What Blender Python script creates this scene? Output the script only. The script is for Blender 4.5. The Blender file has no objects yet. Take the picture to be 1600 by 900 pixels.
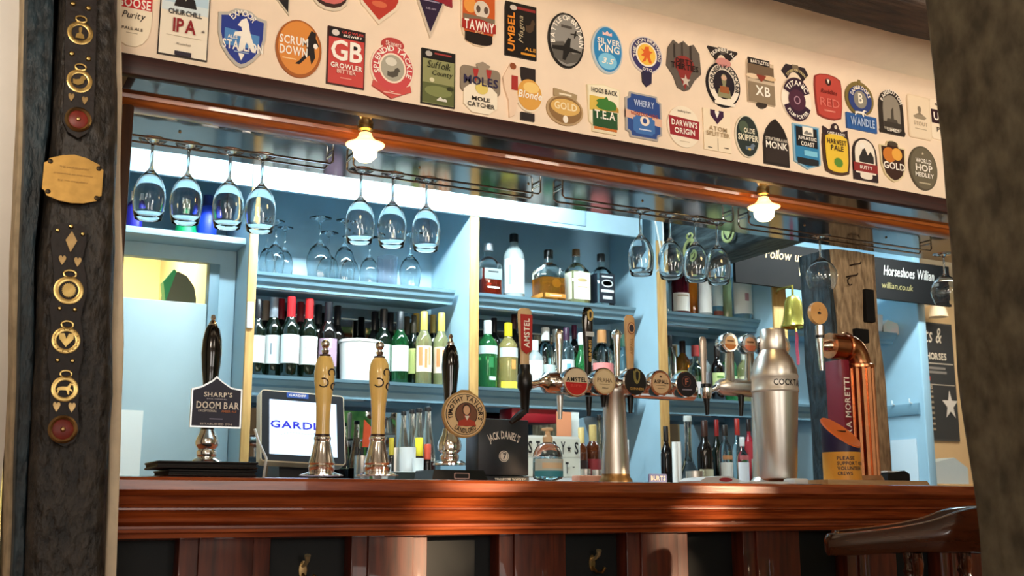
import bpy, bmesh, math, random
from mathutils import Vector, Matrix, noise
random.seed(7)
PI = math.pi
SC = bpy.context.scene
COL = SC.collection

# ------------------------------------------------------------------ camera
f_px = 1750.0
pitch = math.atan(341 / f_px)
yaw = math.atan(f_px / (3390 * math.cos(pitch)))
EYE = 1.03
sp, cp, st, ct = math.sin(pitch), math.cos(pitch), math.sin(yaw), math.cos(yaw)
Fv = Vector((st * cp, ct * cp, sp)); Rv = Vector((ct, -st, 0)); Uv = Vector((-st * sp, -ct * sp, cp))
cam_d = bpy.data.cameras.new('camera'); cam = bpy.data.objects.new('camera', cam_d); COL.objects.link(cam)
cam_d.sensor_width = 36; cam_d.lens = 36 * f_px / 1600
cam.matrix_world = Matrix(((Rv.x, Uv.x, -Fv.x, 0), (Rv.y, Uv.y, -Fv.y, 0), (Rv.z, Uv.z, -Fv.z, EYE), (0, 0, 0, 1)))
cam_d.clip_start = 0.05
cam_d.dof.use_dof = True; cam_d.dof.focus_distance = 3.15; cam_d.dof.aperture_fstop = 7.0
SC.camera = cam
SC.view_settings.view_transform = 'Standard'; SC.view_settings.look = 'None'
SC.view_settings.exposure = 0.0; SC.view_settings.gamma = 1.0; SC.view_settings.use_curve_mapping = False

# ------------------------------------------------------------------ world and lights
W = bpy.data.worlds.new('world'); SC.world = W; W.use_nodes = True
bg = W.node_tree.nodes['Background']; bg.inputs[0].default_value = (0.75, 0.88, 1.0, 1); bg.inputs[1].default_value = 2.5

def area(name, loc, size, energy, color, direction):
    l = bpy.data.lights.new(name, 'AREA'); l.shape = 'RECTANGLE'; l.size, l.size_y = size
    l.energy = energy; l.color = color
    o = bpy.data.objects.new(name, l); COL.objects.link(o); o.location = loc
    o.rotation_euler = Vector(direction).to_track_quat('-Z', 'Y').to_euler()
    return o
sun_d = bpy.data.lights.new('sun', 'SUN'); sun_d.energy = 14.0; sun_d.color = (1.0, 0.72, 0.45); sun_d.angle = math.radians(1.1)
sun = bpy.data.objects.new('sun', sun_d); COL.objects.link(sun)
SUN = Vector((-0.85, 1.0, -0.19)).normalized()
sun.rotation_euler = SUN.to_track_quat('-Z', 'Y').to_euler()
def spot(name, loc, target, energy, color, cone, blend=1.0, r=0.12):
    l = bpy.data.lights.new(name, 'SPOT'); l.energy = energy; l.color = color; l.spot_size = math.radians(cone); l.spot_blend = blend; l.shadow_soft_size = r
    o = bpy.data.objects.new(name, l); COL.objects.link(o); o.location = loc
    o.rotation_euler = (Vector(target) - Vector(loc)).to_track_quat('-Z', 'Y').to_euler()
    return o
area('rear_fill', (1.6, -2.15, 1.5), (1.4, 1.0), 24, (1.0, 0.95, 0.88), (0.1, 1, 0.1))  # added fill lamps before the solid rear wall, no window behind them
area('rear_fill_left', (-0.6, -2.15, 1.5), (1.6, 1.0), 38, (1.0, 0.95, 0.88), (0.3, 1, 0.1))
for i, (x, tx, e_) in enumerate(((-0.2, 0.5, 37), (1.0, 1.4, 45), (2.3, 2.5, 47), (3.4, 3.4, 40))):
    spot('bulkhead_fill_spot', (x, 1.2, 1.95), (tx, 2.6, 2.60), e_, (1.0, 0.85, 0.68), 115)  # added spots to brighten the bulkhead and ceiling; no fittings hang there
area('bar_strip_lamp', (1.62, 3.72, 2.44), (1.3, 0.06), 46, (0.80, 0.95, 1.0), (0, 0.6, -1))
area('extra_strip_right', (3.7, 3.72, 2.44), (1.5, 0.06), 34, (0.80, 0.95, 1.0), (0, 0.5, -1))  # this and the next: extra hidden tubes added to brighten the outer bays
area('extra_strip_left', (0.72, 3.72, 2.44), (0.5, 0.06), 5, (0.80, 0.95, 1.0), (0, 0.6, -1))
area('kitchen_lamp', (0.6, 5.0, 2.35), (0.6, 0.3), 24, (1.0, 0.88, 0.55), (0, 0.1, -1))
area('side_room_lamp', (5.4, 4.3, 2.4), (0.5, 0.5), 14, (1.0, 0.8, 0.55), (0, 0.3, -1))

# ------------------------------------------------------------------ pixel helpers (photo 1600x900)
def ray(x, y):
    return Fv + Rv * ((x - 800) / f_px) + Uv * ((450 - y) / f_px)
def at(x, y, Y):
    d = ray(x, y); t = Y / d.y; return Vector((t * d.x, Y, EYE + t * d.z))
def atx(x, y, X):
    d = ray(x, y); t = X / d.x; return Vector((X, t * d.y, EYE + t * d.z))
def wpx(x, y, Y, w):
    return at(x + w / 2, y, Y).x - at(x - w / 2, y, Y).x
def spx(x, y, Y):   # metres per pixel perpendicular to the line of sight
    d = ray(x, y); t = Y / d.y; return t / f_px

# ------------------------------------------------------------------ materials
def lin(h):
    if isinstance(h, str):
        h = h.lstrip('#'); c = [int(h[i:i + 2], 16) / 255 for i in (0, 2, 4)]
    else:
        c = list(h)
    return tuple(((v / 12.92) if v <= 0.04045 else ((v + 0.055) / 1.055) ** 2.4) for v in c) + (1.0,)
_M = {}
def mat(col, rough=0.5, metal=0.0, trans=0.0, emit=0.0, ior=1.45, var=0.0, bump=0.0, scale=30.0, coat=0.0, stretch=None, col2=None, thin=False):
    key = (str(col), rough, metal, trans, emit, ior, var, bump, scale, coat, str(stretch), str(col2))
    if key in _M: return _M[key]
    m = bpy.data.materials.new('m'); m.use_nodes = True
    nt = m.node_tree; b = nt.nodes['Principled BSDF']
    c = lin(col)
    b.inputs['Base Color'].default_value = c; b.inputs['Roughness'].default_value = rough
    b.inputs['Metallic'].default_value = metal; b.inputs['IOR'].default_value = ior
    b.inputs['Transmission Weight'].default_value = trans; b.inputs['Coat Weight'].default_value = coat
    if emit:
        b.inputs['Emission Color'].default_value = c; b.inputs['Emission Strength'].default_value = emit
    if var or bump or col2 is not None:
        tc = nt.nodes.new('ShaderNodeTexCoord'); mp = nt.nodes.new('ShaderNodeMapping')
        nt.links.new(tc.outputs['Object'], mp.inputs['Vector'])
        s = stretch or (1, 1, 1)
        mp.inputs['Scale'].default_value = s
        n = nt.nodes.new('ShaderNodeTexNoise'); n.inputs['Scale'].default_value = scale; n.inputs['Detail'].default_value = 5
        nt.links.new(mp.outputs[0], n.inputs['Vector'])
        if var or col2 is not None:
            r = nt.nodes.new('ShaderNodeValToRGB')
            if col2 is None:
                a = tuple(max(0, v * (1 - var)) for v in c[:3]) + (1,); z = tuple(min(1, v * (1 + var)) for v in c[:3]) + (1,)
            else:
                a, z = c, lin(col2)
            r.color_ramp.elements[0].color = a; r.color_ramp.elements[1].color = z
            r.color_ramp.elements[0].position = 0.32; r.color_ramp.elements[1].position = 0.68
            nt.links.new(n.outputs['Fac'], r.inputs['Fac']); nt.links.new(r.outputs['Color'], b.inputs['Base Color'])
        if bump:
            bp = nt.nodes.new('ShaderNodeBump'); bp.inputs['Strength'].default_value = bump; bp.inputs['Distance'].default_value = 0.01
            nt.links.new(n.outputs['Fac'], bp.inputs['Height']); nt.links.new(bp.outputs[0], b.inputs['Normal'])
    _M[key] = m; return m
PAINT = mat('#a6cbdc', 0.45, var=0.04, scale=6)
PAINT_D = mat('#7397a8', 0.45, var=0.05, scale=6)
CREAM = mat('#ead5bd', 0.85, var=0.03, bump=0.12, scale=14)
PLASTER = mat('#e9d6b8', 0.9, var=0.06, bump=0.35, scale=25)
TIMBER = mat('#0c0a09', 0.5, bump=1.0, scale=30, stretch=(1.8, 1.8, 1), col2='#3b342d')
TIMBER_B = mat('#10181c', 0.5, bump=1.0, scale=20, stretch=(3, 3, 1), col2='#2b3d46')
TIMBER_G = mat('#4a4438', 0.9, bump=0.6, scale=16, stretch=(1.6, 1.6, 1), col2='#746d5a')
TIMBER_L = mat('#7c664c', 0.8, bump=1.0, scale=18, stretch=(4, 4, 1), col2='#c0a682')
MAHOG = mat('#7c3315', 0.26, col2='#ae5526', scale=9, stretch=(0.6, 9, 9), bump=0.03, coat=0.4)
MAHOG_V = mat('#3e150c', 0.5, col2='#6a2b16', scale=9, stretch=(7, 7, 0.7), bump=0.03, coat=0.3)
MAHOG_D = mat('#210c0a', 0.5, col2='#381610', scale=9, stretch=(0.6, 9, 9))
ORANGE_W = mat('#8a4318', 0.3, col2='#b5662b', scale=9, stretch=(0.6, 9, 9), coat=0.3)
GOLDWOOD = mat('#b98f55', 0.4, col2='#cda869', scale=10, stretch=(8, 8, 0.8))
SOFFIT = mat('#3a2f2d', 0.10, ior=2.1, var=0.25, scale=3)
BLACKP = mat('#0f1315', 0.66, var=0.2, scale=8, bump=0.03)
BLACK = mat('#0b0b0c', 0.3)
BLACK_G = mat('#070707', 0.12, coat=0.6)
CHROME = mat('#ececea', 0.13, metal=1, var=0.03, scale=20)
STEEL = mat('#e2ded6', 0.36, metal=1, var=0.05, scale=40, stretch=(1, 1, 0.1))
BRASS = mat('#c4a768', 0.28, metal=1, var=0.15, scale=60, bump=0.05)
BRASS_D = mat('#ac9064', 0.35, metal=1, var=0.15, scale=60, bump=0.05)
COPPER = mat('#e09a6c', 0.24, metal=1, var=0.10, scale=25)
GLASS = mat('#f7fdff', 0.0, trans=1, ior=1.45)
MIRROR = mat('#aab4b8', 0.02, metal=1)
LEATHER = mat('#1a0f0b', 0.55, var=0.3, scale=50, bump=0.2)

# ------------------------------------------------------------------ mesh builders
class MB:
    def __init__(s): s.bm = bmesh.new()
    def box(s, x0, x1, y0, y1, z0, z1, bev=0.0, seg=2):
        vs = [s.bm.verts.new(p) for p in ((x0, y0, z0), (x1, y0, z0), (x1, y1, z0), (x0, y1, z0), (x0, y0, z1), (x1, y0, z1), (x1, y1, z1), (x0, y1, z1))]
        fs = [s.bm.faces.new([vs[i] for i in q]) for q in ((3, 2, 1, 0), (4, 5, 6, 7), (0, 1, 5, 4), (1, 2, 6, 5), (2, 3, 7, 6), (3, 0, 4, 7))]
        if bev:
            es = list({e for q in fs for e in q.edges})
            bmesh.ops.bevel(s.bm, geom=es, offset=bev, segments=seg, profile=0.5, affect='EDGES')
        return s
    def lathe(s, prof, n=24, o=(0, 0, 0), axis='Z', a0=0.0, a1=2 * PI, sq=None, tilt=None, sx=1.0, sy=1.0):
        """prof: (r, h); sq: exponent list per row for squarish sections"""
        full = abs(a1 - a0) > 2 * PI - 1e-4
        cnt = n if full else n + 1
        rows = []
        for i, (r, h) in enumerate(prof):
            if r < 1e-6:
                rows.append([s._p(0, 0, h, o, axis)]); continue
            row = []
            for k in range(cnt):
                a = a0 + (a1 - a0) * k / n
                c, q = math.cos(a), math.sin(a)
                rr = r
                if sq and sq[i] > 2.01:
                    e = sq[i]; rr = r / ((abs(c) ** e + abs(q) ** e) ** (1 / e))
                row.append(s._p(rr * c * sx, rr * q * sy, h, o, axis))
            rows.append(row)
        for A, B in zip(rows, rows[1:]):
            m = max(len(A), len(B))
            rng = range(m if full else m - 1)
            for k in rng:
                k2 = (k + 1) % m
                if len(A) == 1 and len(B) == 1: continue
                if len(A) == 1: q = (A[0], B[k2], B[k])
                elif len(B) == 1: q = (A[k], A[k2], B[0])
                else: q = (A[k], A[k2], B[k2], B[k])
                try: s.bm.faces.new(q)
                except ValueError: pass
        return s
    def _p(s, x, y, h, o, axis):
        if axis == 'Z': p = (o[0] + x, o[1] + y, o[2] + h)
        elif axis == '-Y': p = (o[0] + x, o[1] - h, o[2] + y)
        elif axis == 'X': p = (o[0] + h, o[1] + x, o[2] + y)
        return s.bm.verts.new(p)
    def tube(s, pts, r, n=10, close=False):
        pts = [Vector(p) for p in pts]; L = len(pts)
        rs = r if isinstance(r, (list, tuple)) else [r] * L
        prev = None; rows = []
        for i, p in enumerate(pts):
            if close: t = pts[(i + 1) % L] - pts[i - 1]
            else: t = pts[min(i + 1, L - 1)] - pts[max(i - 1, 0)]
            t.normalize()
            if prev is None:
                a = t.orthogonal().normalized()
            else:
                a = (prev - t * prev.dot(t)).normalized()
            prev = a; b = t.cross(a)
            rows.append([s.bm.verts.new(p + (a * math.cos(2 * PI * k / n) + b * math.sin(2 * PI * k / n)) * rs[i]) for k in range(n)])
        for i in range(L if close else L - 1):
            A, B = rows[i], rows[(i + 1) % L]
            for k in range(n): s.bm.faces.new((A[k], A[(k + 1) % n], B[(k + 1) % n], B[k]))
        if not close:
            s.bm.faces.new(rows[0][::-1]); s.bm.faces.new(rows[-1])
        return s
    def prism(s, poly, a, b, axis='X'):
        """extrude a 2-D polygon: axis X -> poly is (y, z); Y -> (x, z); Z -> (x, y)"""
        def P(u, v, w): return {'X': (w, u, v), 'Y': (u, w, v), 'Z': (u, v, w)}[axis]
        A = [s.bm.verts.new(P(u, v, a)) for u, v in poly]; B = [s.bm.verts.new(P(u, v, b)) for u, v in poly]
        n = len(poly)
        s.bm.faces.new(A); s.bm.faces.new(B[::-1])
        for k in range(n): s.bm.faces.new((A[k], B[k], B[(k + 1) % n], A[(k + 1) % n]))
        return s
    def sphere(s, c, r, u=16, v=10, sz=1.0):
        prof = [(r * math.sin(PI * i / v), -r * sz * math.cos(PI * i / v)) for i in range(v + 1)]
        prof[0] = (0, prof[0][1]); prof[-1] = (0, prof[-1][1])
        return s.lathe(prof, u, c)
    def build(s, name, m, parent=None, loc=None, smooth=38, **tags):
        bmesh.ops.recalc_face_normals(s.bm, faces=s.bm.faces)
        me = bpy.data.meshes.new(name); s.bm.to_mesh(me); s.bm.free()
        me.materials.append(m)
        if smooth:
            for p in me.polygons: p.use_smooth = True
            me.set_sharp_from_angle(angle=math.radians(smooth))
        o = bpy.data.objects.new(name, me); COL.objects.link(o)
        if parent: o.parent = parent
        if loc is not None: o.location = loc
        for k, v in tags.items(): o[k] = v
        return o
def tag(o, label, cat, group=None):
    o['label'] = label; o['category'] = cat
    if group: o['group'] = group
    return o
def thing(name, label, cat, loc=(0, 0, 0), group=None, rz=0.0):
    o = bpy.data.objects.new(name, None); COL.objects.link(o); o.empty_display_size = 0.05
    o.location = loc; o.rotation_euler = (0, 0, rz)
    return tag(o, label, cat, group)
def dup(root, loc, label, group=None):
    r = root.copy(); COL.objects.link(r); r.location = loc; r['label'] = label
    if group: r['group'] = group
    for ch in list(root.children):
        c = ch.copy(); COL.objects.link(c); c.parent = r
        for g in ch.children:
            d = g.copy(); COL.objects.link(d); d.parent = c
    return r
def struct(o): o['kind'] = 'structure'; return o

# ---- glyphs
_G = {}
def _textmesh(s, bold):
    c = bpy.data.curves.new('t', 'FONT'); c.body = s; c.size = 1.0; c.resolution_u = 2
    if bold: c.offset = 0.022
    o = bpy.data.objects.new('t', c)
    me = bpy.data.meshes.new_from_object(o)
    vs = [(v.co.x, v.co.y) for v in me.vertices]; fs = [tuple(p.vertices) for p in me.polygons]
    bpy.data.meshes.remove(me); bpy.data.objects.remove(o); bpy.data.curves.remove(c)
    return vs, fs
def glyph(ch, bold):
    k = (ch, bold)
    if k not in _G:
        if ch == ' ': _G[k] = ([], [], 0.32)
        else:
            vs, fs = _textmesh(ch, bold)
            x0 = min(v[0] for v in vs); x1 = max(v[0] for v in vs)
            _G[k] = ([(v[0] - x0, v[1]) for v in vs], fs, x1 - x0 + 0.085)
    return _G[k]

class Flat:
    """printed flat artwork: u right, v up, w towards the viewer"""
    def __init__(s, t0=0.0): s.v = []; s.f = []; s.m = []; s.mats = []; s.t0 = t0; s.L = 1; s.sm = []
    def mi(s, m):
        if isinstance(m, str): m = mat(m, 0.45)
        if m not in s.mats: s.mats.append(m)
        return s.mats.index(m)
    def poly(s, pts, m, w=None):
        if w is None: w = s.t0 + 0.0004 * s.L; s.L += 1
        b = len(s.v); s.v += [(u, v, w) for u, v in pts]; s.f.append(tuple(range(b, b + len(pts)))); s.m.append(s.mi(m))
    def slab(s, pts, t, m, w0=0.0):
        """solid plate from w0 to w0+t"""
        b = len(s.v); n = len(pts)
        s.v += [(u, v, w0 + t) for u, v in pts] + [(u, v, w0) for u, v in pts]
        k = s.mi(m)
        s.f.append(tuple(range(b, b + n))); s.f.append(tuple(range(b + 2 * n - 1, b + n - 1, -1)))
        for i in range(n): s.f.append((b + i, b + n + i, b + n + (i + 1) % n, b + (i + 1) % n))
        s.m += [k] * (n + 2); s.t0 = max(s.t0, w0 + t)
    def _glyphs(s, vs, fs, m, w):
        b = len(s.v); s.v += [(u, v, w) for u, v in vs]; k = s.mi(m)
        for q in fs: s.f.append(tuple(b + i for i in q)); s.m.append(k)
    def text(s, t, cx, cy, w, h, m, bold=True, shear=0.0, rot=0.0):
        x = 0; items = []
        for ch in t:
            vs, fs, a = glyph(ch, bold); items.append((x, vs, fs)); x += a
        pts = [(x0 + p[0] + shear * p[1], p[1]) for x0, vs, _ in items for p in vs]
        if not pts: return
        ax, bx = min(p[0] for p in pts), max(p[0] for p in pts); ay, by = min(p[1] for p in pts), max(p[1] for p in pts)
        sx, sy = w / max(bx - ax, 1e-6), h / max(by - ay, 1e-6)
        wz = s.t0 + 0.0004 * s.L; s.L += 1
        c, q = math.cos(rot), math.sin(rot)
        for x0, vs, fs in items:
            out = []
            for p in vs:
                u = (x0 + p[0] + shear * p[1] - (ax + bx) / 2) * sx; v = (p[1] - (ay + by) / 2) * sy
                out.append((cx + u * c - v * q, cy + u * q + v * c))
            s._glyphs(out, fs, m, wz)
    def arc(s, t, cx, cy, ru, rv, a0, a1, h, m, bold=True, bottom=False):
        """letters spread from angle a0 to a1 (degrees) along an ellipse"""
        adv = [glyph(ch, bold)[2] for ch in t]; tot = sum(adv); x = 0
        wz = s.t0 + 0.0004 * s.L; s.L += 1
        arclen = abs(math.radians(a1 - a0)) * (ru + rv) / 2
        kx = arclen / tot
        for ch, ad in zip(t, adv):
            vs, fs, _ = glyph(ch, bold)
            a = math.radians(a0 + (a1 - a0) * (x + ad / 2) / tot); x += ad
            if not vs: continue
            tx, ty = -math.sin(a) * ru, math.cos(a) * rv
            l = math.hypot(tx, ty) or 1; tx, ty = tx / l, ty / l
            if not bottom: tx, ty = -tx, -ty
            nx, ny = -ty, tx
            px_, py_ = cx + ru * math.cos(a), cy + rv * math.sin(a)
            out = []
            for p in vs:
                u = (p[0] - (ad - 0.085) / 2) * kx; v = (p[1] - 0.345) / 0.69 * h
                out.append((px_ + tx * u + nx * v, py_ + ty * u + ny * v))
            s._glyphs(out, fs, m, wz)
    def build(s, name, parent=None, loc=None, xf=None, bottle=None):
        xf = xf or (lambda u, v, w: (u, -w, v))
        me = bpy.data.meshes.new(name)
        me.from_pydata([xf(*p) for p in s.v], [], s.f)
        for m in s.mats: me.materials.append(m)
        for p, k in zip(me.polygons, s.m): p.material_index = k
        me.update()
        o = bpy.data.objects.new(name, me); COL.objects.link(o)
        if parent: o.parent = parent
        if loc is not None: o.location = loc
        return o

# ---- unit shapes (box -0.5..0.5)
def ell(n=36, cx=0, cy=0, w=1, h=1, a0=0, a1=360):
    full = abs(a1 - a0) >= 360
    k = n if full else n + 1
    return [(cx + w / 2 * math.cos(math.radians(a0 + (a1 - a0) * i / n)), cy + h / 2 * math.sin(math.radians(a0 + (a1 - a0) * i / n))) for i in range(k)]
def rect(cx=0, cy=0, w=1, h=1): return [(cx - w / 2, cy - h / 2), (cx + w / 2, cy - h / 2), (cx + w / 2, cy + h / 2), (cx - w / 2, cy + h / 2)]
def rrect(w=1, h=1, r=0.1, cx=0, cy=0, n=5):
    p = []
    for sx, sy, a in ((1, -1, -90), (1, 1, 0), (-1, 1, 90), (-1, -1, 180)):
        for i in range(n + 1):
            t = math.radians(a + 90 * i / n)
            p.append((cx + sx * (w / 2 - r) + r * math.cos(t), cy + sy * (h / 2 - r) + r * math.sin(t)))
    return p
def band(r0, r1, a0, a1, n=14, cx=0, cy=0):
    A = [(cx + r1 * math.cos(math.radians(a0 + (a1 - a0) * i / n)), cy + r1 * math.sin(math.radians(a0 + (a1 - a0) * i / n))) for i in range(n + 1)]
    B = [(cx + r0 * math.cos(math.radians(a0 + (a1 - a0) * i / n)), cy + r0 * math.sin(math.radians(a0 + (a1 - a0) * i / n))) for i in range(n + 1)]
    return A + B[::-1]
def mir(p): return p + [(-x, y) for x, y in p[::-1] if abs(x) > 1e-6]
def jag(n=22, r0=0.40, r1=0.5):
    return [((r1 if i % 2 else r0) * math.cos(2 * PI * i / (2 * n)), (r1 if i % 2 else r0) * math.sin(2 * PI * i / (2 * n))) for i in range(2 * n)]
SH = {
    'rect': rect(), 'ell': ell(), 'rr': rrect(r=0.08), 'rrr': rrect(r=0.2), 'jag': jag(),
    'shield': mir([(0, 0.5), (0.16, 0.49), (0.3, 0.41), (0.5, 0.38), (0.49, 0.05), (0.42, -0.18), (0.26, -0.36), (0.1, -0.47), (0, -0.5)]),
    'shield2': mir([(0, 0.5), (0.2, 0.47), (0.26, 0.36), (0.5, 0.36), (0.48, -0.1), (0.36, -0.34), (0.16, -0.46), (0, -0.5)]),
    'tri': mir([(0, 0.5), (0.5, 0.5), (0.46, 0.3), (0.3, 0.0), (0.0, -0.5)]),
    'point': mir([(0, 0.5), (0.5, 0.5), (0.5, -0.05), (0.42, -0.18), (0.0, -0.5)]),
    'gothic': mir([(0, 0.5), (0.18, 0.41), (0.34, 0.28), (0.45, 0.12), (0.5, -0.05), (0.5, -0.5), (0, -0.5)]),
    'tomb': mir([(0, 0.5), (0.2, 0.47), (0.36, 0.39), (0.47, 0.25), (0.5, 0.1), (0.5, -0.5), (0, -0.5)]),
    'rbot': mir([(0, 0.5), (0.5, 0.5), (0.5, -0.15), (0.44, -0.32), (0.3, -0.44), (0.12, -0.5), (0, -0.5)]),
    'barrel': mir([(0, 0.5), (0.3, 0.47), (0.47, 0.41), (0.5, 0.2), (0.48, -0.2), (0.42, -0.44), (0.2, -0.49), (0, -0.5)]),
    'notch': mir([(0, 0.5), (0.32, 0.5), (0.34, 0.4), (0.5, 0.34), (0.5, -0.2), (0.34, -0.34), (0.28, -0.46), (0, -0.5)]),
    'cave': mir([(0, 0.5), (0.38, 0.5), (0.40, 0.40), (0.5, 0.36), (0.5, -0.36), (0.40, -0.40), (0.38, -0.5), (0, -0.5)]),
    'pent': mir([(0, 0.5), (0.5, 0.5), (0.5, -0.36), (0, -0.5)]),
    'goblet': mir([(0, 0.5), (0.5, 0.44), (0.45, -0.3), (0.36, -0.36), (0.36, -0.5), (0, -0.5)]),
    'flag': [(-0.5, 0.5), (0.5, 0.5), (0.5, -0.5), (0.2, -0.25), (-0.1, -0.12), (-0.5, -0.05)],
    'octa': mir([(0, 0.5), (0.25, 0.5), (0.5, 0.25), (0.5, -0.25), (0.25, -0.5), (0, -0.5)]),
    'crown': [(-0.5, -0.5), (0.5, -0.5), (0.5, 0.2), (0.25, -0.05), (0.0, 0.5), (-0.25, -0.05), (-0.5, 0.2)],
    'star': [((0.5 if i % 2 == 0 else 0.2) * math.sin(PI * i / 5), (0.5 if i % 2 == 0 else 0.2) * math.cos(PI * i / 5)) for i in range(10)],
    'dia': [(0, -0.5), (0.5, 0.05), (0, 0.5), (-0.5, 0.05)],
    'heart': mir([(0, 0.3), (0.12, 0.47), (0.3, 0.5), (0.46, 0.38), (0.48, 0.15), (0.3, -0.15), (0, -0.5)]),
    'horse': [(-.25, -.5), (-.05, -.45), (.1, -.2), (.35, -.45), (.5, -.45), (.3, -.05), (.2, .15), (.15, .35), (.05, .5), (-.15, .42), (-.3, .25), (-.15, .22), (-.1, .1), (-.4, .05), (-.45, -.05), (-.15, -.05), (-.2, -.25)],
    'trot': [(-.5, -.45), (-.42, -.45), (-.3, -.1), (.1, -.1), (.18, -.45), (.28, -.45), (.26, -.1), (.45, -.2), (.48, -.14), (.3, .08), (.38, .35), (.5, .3), (.48, .42), (.3, .5), (.15, .2), (-.25, .18), (-.42, .1), (-.5, -.1), (-.42, -.1)],
    'player': [(-.5, -.5), (-.3, -.38), (-.1, -.2), (0, .05), (-.05, .2), (.05, .35), (.15, .5), (.35, .45), (.35, .3), (.5, .1), (.3, .0), (.35, -.25), (.2, -.45), (.1, -.2), (-.1, -.35), (-.3, -.5)],
    'bust': mir([(0, .5), (.14, .46), (.18, .3), (.15, .12), (.1, .04), (.14, -.05), (.4, -.16), (.5, -.5), (0, -.5)]),
    'woman': [(-.1, .5), (.15, .48), (.2, .3), (.35, .15), (.3, -.1), (.05, -.15), (.1, -.45), (.0, -.5), (-.12, -.1), (-.1, .05), (-.4, .2), (-.45, .15), (-.15, .05), (-.05, .25)],
    'hog': [(-.5, -.2), (-.35, -.35), (.1, -.4), (.45, -.3), (.5, 0), (.35, .2), (.1, .25), (.0, .45), (-.1, .3), (-.35, .25), (-.5, .1), (-.4, 0)],
    'plane': [(-.5, .05), (-.1, .12), (.05, .5), (.15, .48), (.12, .1), (.5, .0), (.5, -.08), (.1, -.1), (-.05, -.5), (-.15, -.48), (-.12, -.1), (-.5, -.1)],
    'lion': [(-.4, -.5), (-.1, -.4), (0, -.15), (.2, -.5), (.4, -.45), (.25, -.1), (.3, .1), (.5, .2), (.2, .25), (.2, .5), (-.1, .45), (-.2, .25), (-.45, .3), (-.2, .1), (-.45, -.1), (-.15, -.15)],
    'bird': [(-.5, -.3), (-.1, -.4), (.3, -.2), (.35, .1), (.5, .25), (.3, .5), (.1, .4), (.0, .15), (-.3, .05), (-.5, .1)],
    'mount': [(-.5, -.5), (.5, -.5), (.5, -.1), (.3, .2), (.1, -.05), (-.15, .5), (-.35, .05), (-.5, -.2)],
    'ship': [(-.5, -.5), (.5, -.5), (.4, -.2), (.15, -.2), (.15, .5), (-.05, .3), (-.1, -.2), (-.4, -.2)],
    'suit': [(-.5, .5), (-.15, .5), (0, .1), (.15, .5), (.5, .5), (.5, .1), (0, -.5), (-.5, .1)],
}
def tr(shape, cu, cv, su, sv, w, h, rot=0.0):
    c, q = math.cos(rot), math.sin(rot)
    out = []
    for x, y in (SH[shape] if isinstance(shape, str) else shape):
        x, y = x * su, y * sv
        out.append(((cu + x) * w if not rot else cu * w + (x * w * c - y * h * q), (cv + y) * h if not rot else cv * h + (x * w * q + y * h * c)))
    return out
def artwork(name, w, h, ops, parent=None, loc=None, t=0.006, xf=None, lettering='lettering', tags=None):
    """one plate mesh with its print, plus a child mesh that holds the lettering"""
    F = Flat(); TT = []; top = 0
    for op in ops:
        k = op[0]
        if k == 'S':
            _, sh, c = op[:3]; cu, cv, su, sv = (list(op[3:]) + [0, 0, 1, 1][len(op) - 3:])[:4]
            tt = t * (1 + 0.12 * top); top += 1
            F.slab(tr(sh, cu, cv, su, sv, w, h), tt, c); F.L = 1
        elif k == 'P':
            _, sh, c, cu, cv, su, sv = op[:7]
            F.poly(tr(sh, cu, cv, su, sv, w, h, op[7] if len(op) > 7 else 0), c)
        else:
            T = Flat(); TT.append(T)
            if k == 'T':
                _, s, c, cu, cv, sw, sh = op[:7]; ex = dict(op[7]) if len(op) > 7 else {}
                if ex.get('rot'): T.text(s, cu * w, cv * h, sw * h, sh * w, c, **ex)
                else: T.text(s, cu * w, cv * h, sw * w, sh * h, c, **ex)
            else:
                _, s, c, cu, cv, r, a0, a1, hh = op[:9]; ex = dict(op[9]) if len(op) > 9 else {}
                T.arc(s, cu * w, cv * h, r * w, r * h * ex.pop('e', 1), a0, a1, hh * h, c, **ex)
    o = F.build(name, parent, loc, xf)
    for i, T in enumerate(TT):
        base = F.t0 + 0.0004 * (F.L + 1 + i)
        T.v = [(u, v, z + base) for u, v, z in T.v]
        T.build(lettering, o, None, xf)
    return o

# ================================================================== SETTING
def sbox(name, x0, x1, y0, y1, z0, z1, m, bev=0.0):
    return struct(MB().box(x0, x1, y0, y1, z0, z1, bev).build(name, m))
FLOOR_M = mat('#6b4a30', 0.5, col2='#8a6440', scale=6, stretch=(0.6, 8, 1))
sbox('floor', -1.8, 7.2, -2.4, 6.2, -0.1, 0, FLOOR_M)
sbox('ceiling', -1.8, 7.2, -2.4, 3.17, 2.46, 2.6, mat('#f6ead4', .85, var=.03, bump=.12, scale=14))  # same paint as the bulkhead, lightened in colour to look better lit
sbox('ceiling_bar', -1.8, 7.2, 3.17, 6.2, 2.5, 2.6, mat('#d8dfe0', 0.8, var=0.04, scale=5))
sbox('wall_left', -1.9, -1.8, -2.4, 6.2, 0, 2.6, CREAM)
sbox('wall_right', 7.2, 7.3, -2.4, 6.2, 0, 2.6, CREAM)
sbox('wall_front', -1.8, 7.2, 6.2, 6.3, 0, 2.6, CREAM)
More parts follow.
